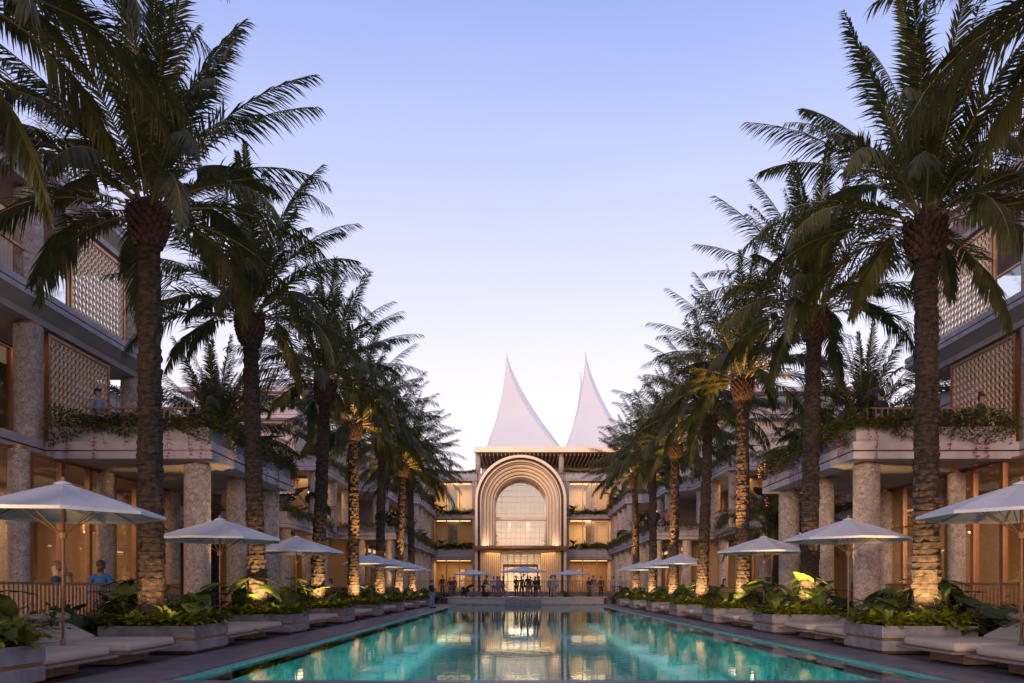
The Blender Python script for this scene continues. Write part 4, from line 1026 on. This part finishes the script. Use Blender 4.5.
SK = [mat('skin', (.45, .26, .18), (.50, .30, .21), 6, .55), mat('skin', (.16, .08, .05), (.20, .10, .06), 6, .5)]
HR = mat('hair', (.015, .01, .008), (.05, .03, .02), 30, .5); HRB = mat('hair', (.13, .06, .025), (.22, .11, .05), 30, .5)
def person(x, y, z, rz, label, h=1.75, top=(.05, .06, .09), bottom=(.04, .04, .06), pose='stand', hair='short', skin=0, hairm=None, beard=False, dress=False):
    root = link('person', None, None, (x, y, z), rz); root.scale = (h / 1.75,) * 3
    tag(root, label, 'person')
    V = Vector
    st = {'stand': dict(kn=((-.1, -.02, .5), (.1, -.03, .5)), an=((-.11, .03, .08), (.12, 0, .08)), el=((-.25, .03, 1.13), (.25, .03, 1.13)), wr=((-.25, -.06, .88), (.25, -.06, .88)), lean=0),
          'walk': dict(kn=((-.1, -.16, .52), (.1, .04, .5)), an=((-.1, -.2, .1), (.1, .28, .14)), el=((-.26, .12, 1.15), (.26, -.06, 1.14)), wr=((-.26, .1, .9), (.26, -.24, .96)), lean=-.03),
          'phone': dict(kn=((-.1, -.03, .5), (.11, -.05, .5)), an=((-.12, .02, .08), (.15, -.04, .08)), el=((-.24, 0, 1.14), (.24, 0, 1.14)), wr=((-.1, -.26, 1.22), (.08, -.27, 1.2)), lean=0),
          'bend': dict(kn=((-.1, -.05, .5), (.1, -.05, .5)), an=((-.11, .05, .08), (.12, .02, .08)), el=((-.22, -.3, 1.12), (.22, -.3, 1.12)), wr=((-.15, -.5, 1.05), (.15, -.5, 1.05)), lean=-.25),
          'sit': dict(kn=((-.12, -.42, .5), (.12, -.42, .5)), an=((-.12, -.42, .08), (.12, -.40, .08)), el=((-.24, -.05, .70), (.24, -.05, .70)), wr=((-.14, -.28, .68), (.14, -.28, .68)), lean=-.04)}[pose]
    dz = -.43 if pose == 'sit' else 0; ln = st['lean']
    def T(p, k): return (p[0], p[1] + ln * k, p[2] + dz)
    pel = T((0, 0, .94), 0); ab = T((0, 0, 1.1), .4); ch = T((0, .01, 1.3), .8); nk0 = T((0, .015, 1.42), 1.0); nk = T((0, .01, 1.48), 1.1); hd0 = T((0, -.01, 1.555), 1.25); hd = T((0, 0, 1.65), 1.35)
    shl = [T((sx * .175, .01, 1.395), .95) for sx in (-1, 1)]
    el = [T(p, 1) if pose == 'sit' else p for p in st['el']] if False else st['el']; wr = st['wr']; kn = st['kn']; an = st['an']
    if pose == 'sit': shl = [T((sx * .175, .01, 1.395), .95) for sx in (-1, 1)]
    nodes = {'pel': (pel, (.135, .10)), 'ab': (ab, (.12, .085)), 'ch': (ch, (.145, .10)), 'nk0': (nk0, .07), 'nk': (nk, .052), 'hd0': (hd0, (.066, .078)), 'hd': (hd, (.076, .092)), 'ht': (T((0, .005, 1.70), 1.4), (.06, .07))}
    edges = [('pel', 'ab'), ('ab', 'ch'), ('ch', 'nk0'), ('nk0', 'nk'), ('nk', 'hd0'), ('hd0', 'hd'), ('hd', 'ht')]
    for i, sx in enumerate((-1, 1)):
        hip = T((sx * .09, 0, .88), 0); hand = V(wr[i]) + (V(wr[i]) - V(el[i])).normalized() * .08
        nodes.update({f'sh{i}': (shl[i], .055), f'el{i}': (el[i], .038), f'wr{i}': (wr[i], .026), f'pa{i}': (tuple(hand), (.036, .018)), f'hip{i}': (hip, .085), f'kn{i}': (kn[i], .056), f'ca{i}': (tuple(V(kn[i]).lerp(V(an[i]), .35)), .052), f'an{i}': (an[i], .036), f'toe{i}': ((an[i][0], an[i][1] - .17, .035), (.038, .026))})
        edges += [('nk0', f'sh{i}'), (f'sh{i}', f'el{i}'), (f'el{i}', f'wr{i}'), (f'wr{i}', f'pa{i}'), ('pel', f'hip{i}'), (f'hip{i}', f'kn{i}'), (f'kn{i}', f'ca{i}'), (f'ca{i}', f'an{i}'), (f'an{i}', f'toe{i}')]
    me = skin_mesh(nodes, edges, 'pel')
    # fingers and face joined into the body mesh
    fm = MB()
    for i, sx in enumerate((-1, 1)):
        d = (V(wr[i]) - V(el[i])).normalized(); p = V(nodes[f'pa{i}'][0]); sd_ = d.cross(V((1, 0, 0))).normalized() if abs(d.x) < .9 else V((0, 1, 0))
        bn = d.cross(sd_).normalized()
        for j, (o_, l_) in enumerate(((-.027, .062), (-.009, .075), (.009, .07), (.026, .055))):
            a = p + sd_ * o_ + d * .02; fm.tube([a, a + d * l_ * .5 + bn * .008, a + d * l_ * .85 + bn * .03], [.0095, .0085, .006], 6)
        a = p - sd_ * .03 - d * .01; fm.tube([a, a - sd_ * .025 + d * .025, a - sd_ * .03 + d * .05 + bn * .01], [.011, .01, .007], 6)
    hx, hy, hz = hd
    fm.tube([(hx, hy - .085, hz + .005), (hx, hy - .108, hz - .025), (hx, hy - .10, hz - .04)], [.008, .014, .010], 6)
    for e in (-1, 1):
        fm.ell((hx + e * .078, hy + .01, hz - .012), (.010, .018, .028), 8, 5)
        fm.ell((hx + e * .028, hy - .082, hz + .002), (.012, .008, .008), 6, 4, 1)
    fm.ell((hx, hy - .086, hz - .062), (.022, .007, .006), 8, 4, 2)
    bm = bmesh.new(); bm.from_mesh(me); tmp = fm.mesh('t', [SK[skin]], True); bm.from_mesh(tmp); bm.to_mesh(me); bm.free()
    me.materials.clear(); me.materials.append(SK[skin]); me.materials.append(M['dark']); me.materials.append(cmat((.35, .12, .10)))
    link('body', me, root)
    # clothing grown on the same joints, a little fatter
    def grow(keys, es, rt, add, nm, c, k=1.0):
        nn = {a: (nodes[a][0], tuple(v * k + add for v in (nodes[a][1] if isinstance(nodes[a][1], tuple) else (nodes[a][1],) * 2))) for a in keys}
        mm = skin_mesh(nn, es, rt); mm.materials.clear(); mm.materials.append(cmat(c)); link(nm, mm, root)
    sk_ = ['pel', 'ab', 'ch', 'nk0'] + [f'{a}{i}' for i in (0, 1) for a in ('sh', 'el', 'wr')]
    grow(sk_, [('pel', 'ab'), ('ab', 'ch'), ('ch', 'nk0')] + [e for i in '01' for e in (('nk0', 'sh' + i), ('sh' + i, 'el' + i), ('el' + i, 'wr' + i))], 'pel', .014, 'dress' if dress else 'shirt', top)
    if dress:
        m = MB(); px, py, pz_ = pel; m.lathe(px, py, [(.15, pz_ + .12), (.19, pz_ - .1), (.23, pz_ - .4), (.27, .3)], 16, cap=False); m.build('skirt', cmat(top), root, True)
    else:
        lk = ['pel'] + [f'{a}{i}' for i in (0, 1) for a in ('hip', 'kn', 'ca', 'an')]
        grow(lk, [e for i in '01' for e in (('pel', 'hip' + i), ('hip' + i, 'kn' + i), ('kn' + i, 'ca' + i), ('ca' + i, 'an' + i))], 'pel', .017, 'trousers', bottom)
    m = MB()
    for i in (0, 1): m.ell((an[i][0], an[i][1] - .075, .045), (.052, .15, .05), 10, 6)
    m.build('shoes', cmat((.03, .025, .025)), root, True)
    hm = hairm or HR
    m = MB(); m.ell((hx, hy + .014, hz + .03), (.092, .106, .095), 12, 6, 0, 0, .56)
    m.ell((hx, hy + .055, hz - .01), (.082, .066, .085), 10, 6)
    if hair == 'long': m.ell((hx, hy + .07, hz - .1), (.085, .05, .16), 10, 6)
    if hair == 'tail': m.tube([(hx, hy + .1, hz + .03), (hx, hy + .17, hz - .03), (hx, hy + .16, hz - .2)], [.03, .035, .012], 8)
    if hair == 'bun': m.ell((hx, hy + .05, hz + .14), (.045, .045, .045), 8, 6)
    if beard: m.ell((hx, hy - .045, hz - .085), (.06, .05, .05), 10, 6)
    m.build('hair', hm, root, True)
    return root
navy = (.02, .03, .07); blk = (.012, .012, .018); blue = (.03, .11, .30); white = (.55, .55, .58); grey = (.10, .10, .13); jean = (.12, .18, .30); tan = (.30, .22, .15); pinkc = (.55, .16, .24)
person(-9.72, 17.9, 0, R(10), 'bearded man in a blue shirt behind the nearest left planter', 1.86, blue, navy, skin=1, beard=True)
person(-9.62, 16.0, 0, R(-70), 'woman with fair ponytail in a navy top behind the nearest left daybeds', 1.78, navy, blk, hair='tail', hairm=HRB)
person(-10.6, 18.2, 0, R(30), 'person with auburn hair behind the navy dressed woman', 1.60, (.20, .08, .06), blk, hair='long', hairm=HRB)
person(-12.3, 22.7, F1, R(75), 'man in a pale blue shirt looking down on the near left terrace', 1.78, (.22, .28, .38), navy, 'phone')
person(10.0, 22.9, F1, R(200), 'man in a dark suit seen from behind on the near right terrace', 1.78, (.02, .03, .06), blk)
person(12.95, 23.0, F1, R(40), 'woman with dark bun beside the lattice screen on the near right terrace', 1.70, (.05, .04, .05), blk, hair='bun')
person(-5.75, 49.5, 0, R(60), 'man in black top and pale jeans walking on the left pool edge', 1.72, blk, (.24, .30, .42), 'phone')
person(-9.9, 30.2, 0, R(40), 'man in a white shirt beyond the second left umbrella', 1.80, white, grey, 'phone')
person(-9.9, 37.8, 0, R(20), 'woman in a pink top beyond the third left palm', 1.68, pinkc, blk, hair='long')
person(-9.9, 40.5, 0, R(-50), 'dark haired person in white beside the woman in pink', 1.72, white, navy, hair='long')
person(10.0, 41.5, 0, R(60), 'dark haired woman in black leaning forward right of the pool', 1.72, blk, blk, 'bend', 'long')
person(9.9, 47, 0, R(-20), 'man in dark clothes behind the right palms', 1.7, navy, blk)
person(-11.9, 56.4, F2 + .02, 0, 'person in pink on the upper left terrace', 1.7, pinkc, grey, hair='long')
person(-10.3, 57.0, F1, R(20), 'man in a dark jacket on the lower left terrace', 1.78, navy, blk)
person(-9.6, 57.2, F1, R(-30), 'companion in grey beside the man in the dark jacket on the lower left terrace', 1.72, grey, blk)
person(11.6, 38.4, .0, R(180), 'man in grey behind the fourth right palm', 1.75, grey, navy)
person(13.9, 47.0, F1, R(30), 'man in a pale blue shirt on the lower right terrace', 1.75, (.25, .33, .45), grey)
person(10.2, 57.2, F1, 0, 'woman in pink and black on the lower right terrace', 1.7, pinkc, blk, hair='long')
person(-7.55, 84.2, 13.3, R(10), 'man in blue standing on the roof terrace left of the arch', 1.75, blue, navy)
ppl = [(483, 65.3, 'man in a blue jacket leaning by the left far umbrella', (.03, .06, .14), navy, 'bend', 'short', 70), (493.6, 65.6, 'person in white hat and pale top left of the entrance', white, jean, 'stand', 'short', 10), (497, 66.6, 'man in tan trousers beside the pale topped person', (.25, .25, .28), tan, 'walk', 'short', 40), (499.4, 65.5, 'man in a light grey shirt and brown trousers left of the entrance', (.3, .32, .36), tan, 'stand', 'short', -20), (503, 66, 'person in dark blue at the right of the left group', navy, jean, 'walk', 'short', 90),
       (516.3, 72, 'woman with a raised arm standing in the bright doorway', blk, blk, 'phone', 'bun', 30), (521.5, 66, 'slim person in dark clothes near the umbrella pole', navy, blk, 'stand', 'short', 0), (527.8, 65.6, 'woman in a short dark skirt in the centre of the terrace', (.03, .03, .04), (.3, .2, .15), 'stand', 'long', 20), (530.5, 70, 'man in brown behind the central group', (.16, .09, .05), blk, 'stand', 'short', -10), (535.3, 65.8, 'man in a dark suit right of the central group', blk, blk, 'stand', 'short', -40), (539, 65.5, 'man in a black jacket and jeans right of the central group', blk, jean, 'walk', 'short', -60),
       (550.6, 66.4, 'person in black half hidden behind the couple in white', blk, blk, 'stand', 'short', 20), (552.4, 65.5, 'person in white trousers left of the couple in white', white, white, 'stand', 'short', 10), (554.8, 65.8, 'person in white right of the couple in white', white, white, 'stand', 'long', -20), (442.4, 68, 'small dark figure far left on the terrace', blk, blk, 'stand', 'short', 0), (450, 70, 'left one of two dark figures by the far left window', blk, grey, 'stand', 'short', 30), (454, 70, 'right one of two dark figures by the far left window', navy, navy, 'stand', 'short', -30),
       (589, 70, 'left one of two dark figures right of the right far umbrella', blk, grey, 'stand', 'short', 30), (593, 70, 'right one of two dark figures right of the right far umbrella', grey, (.3, .3, .33), 'stand', 'short', -30), (601, 68, 'small dark figure standing alone far right', blk, blk, 'stand', 'short', 0), (613.6, 66, 'man in a pale patterned shirt at the right end of the terrace', (.35, .4, .5), jean, 'walk', 'short', 60), (621, 66.5, 'man in a light blue shirt at the right end of the terrace', (.3, .38, .5), jean, 'phone', 'short', 10)]
for px, Y, lb, tp_, bt_, po, ha, rz in ppl:
    person(CAMX + (px - 518.5) * Y / 800, Y, .5 if Y < 78 else G0, R(rz), lb, random.Random(px).uniform(1.66, 1.84), tp_, bt_, po, ha)
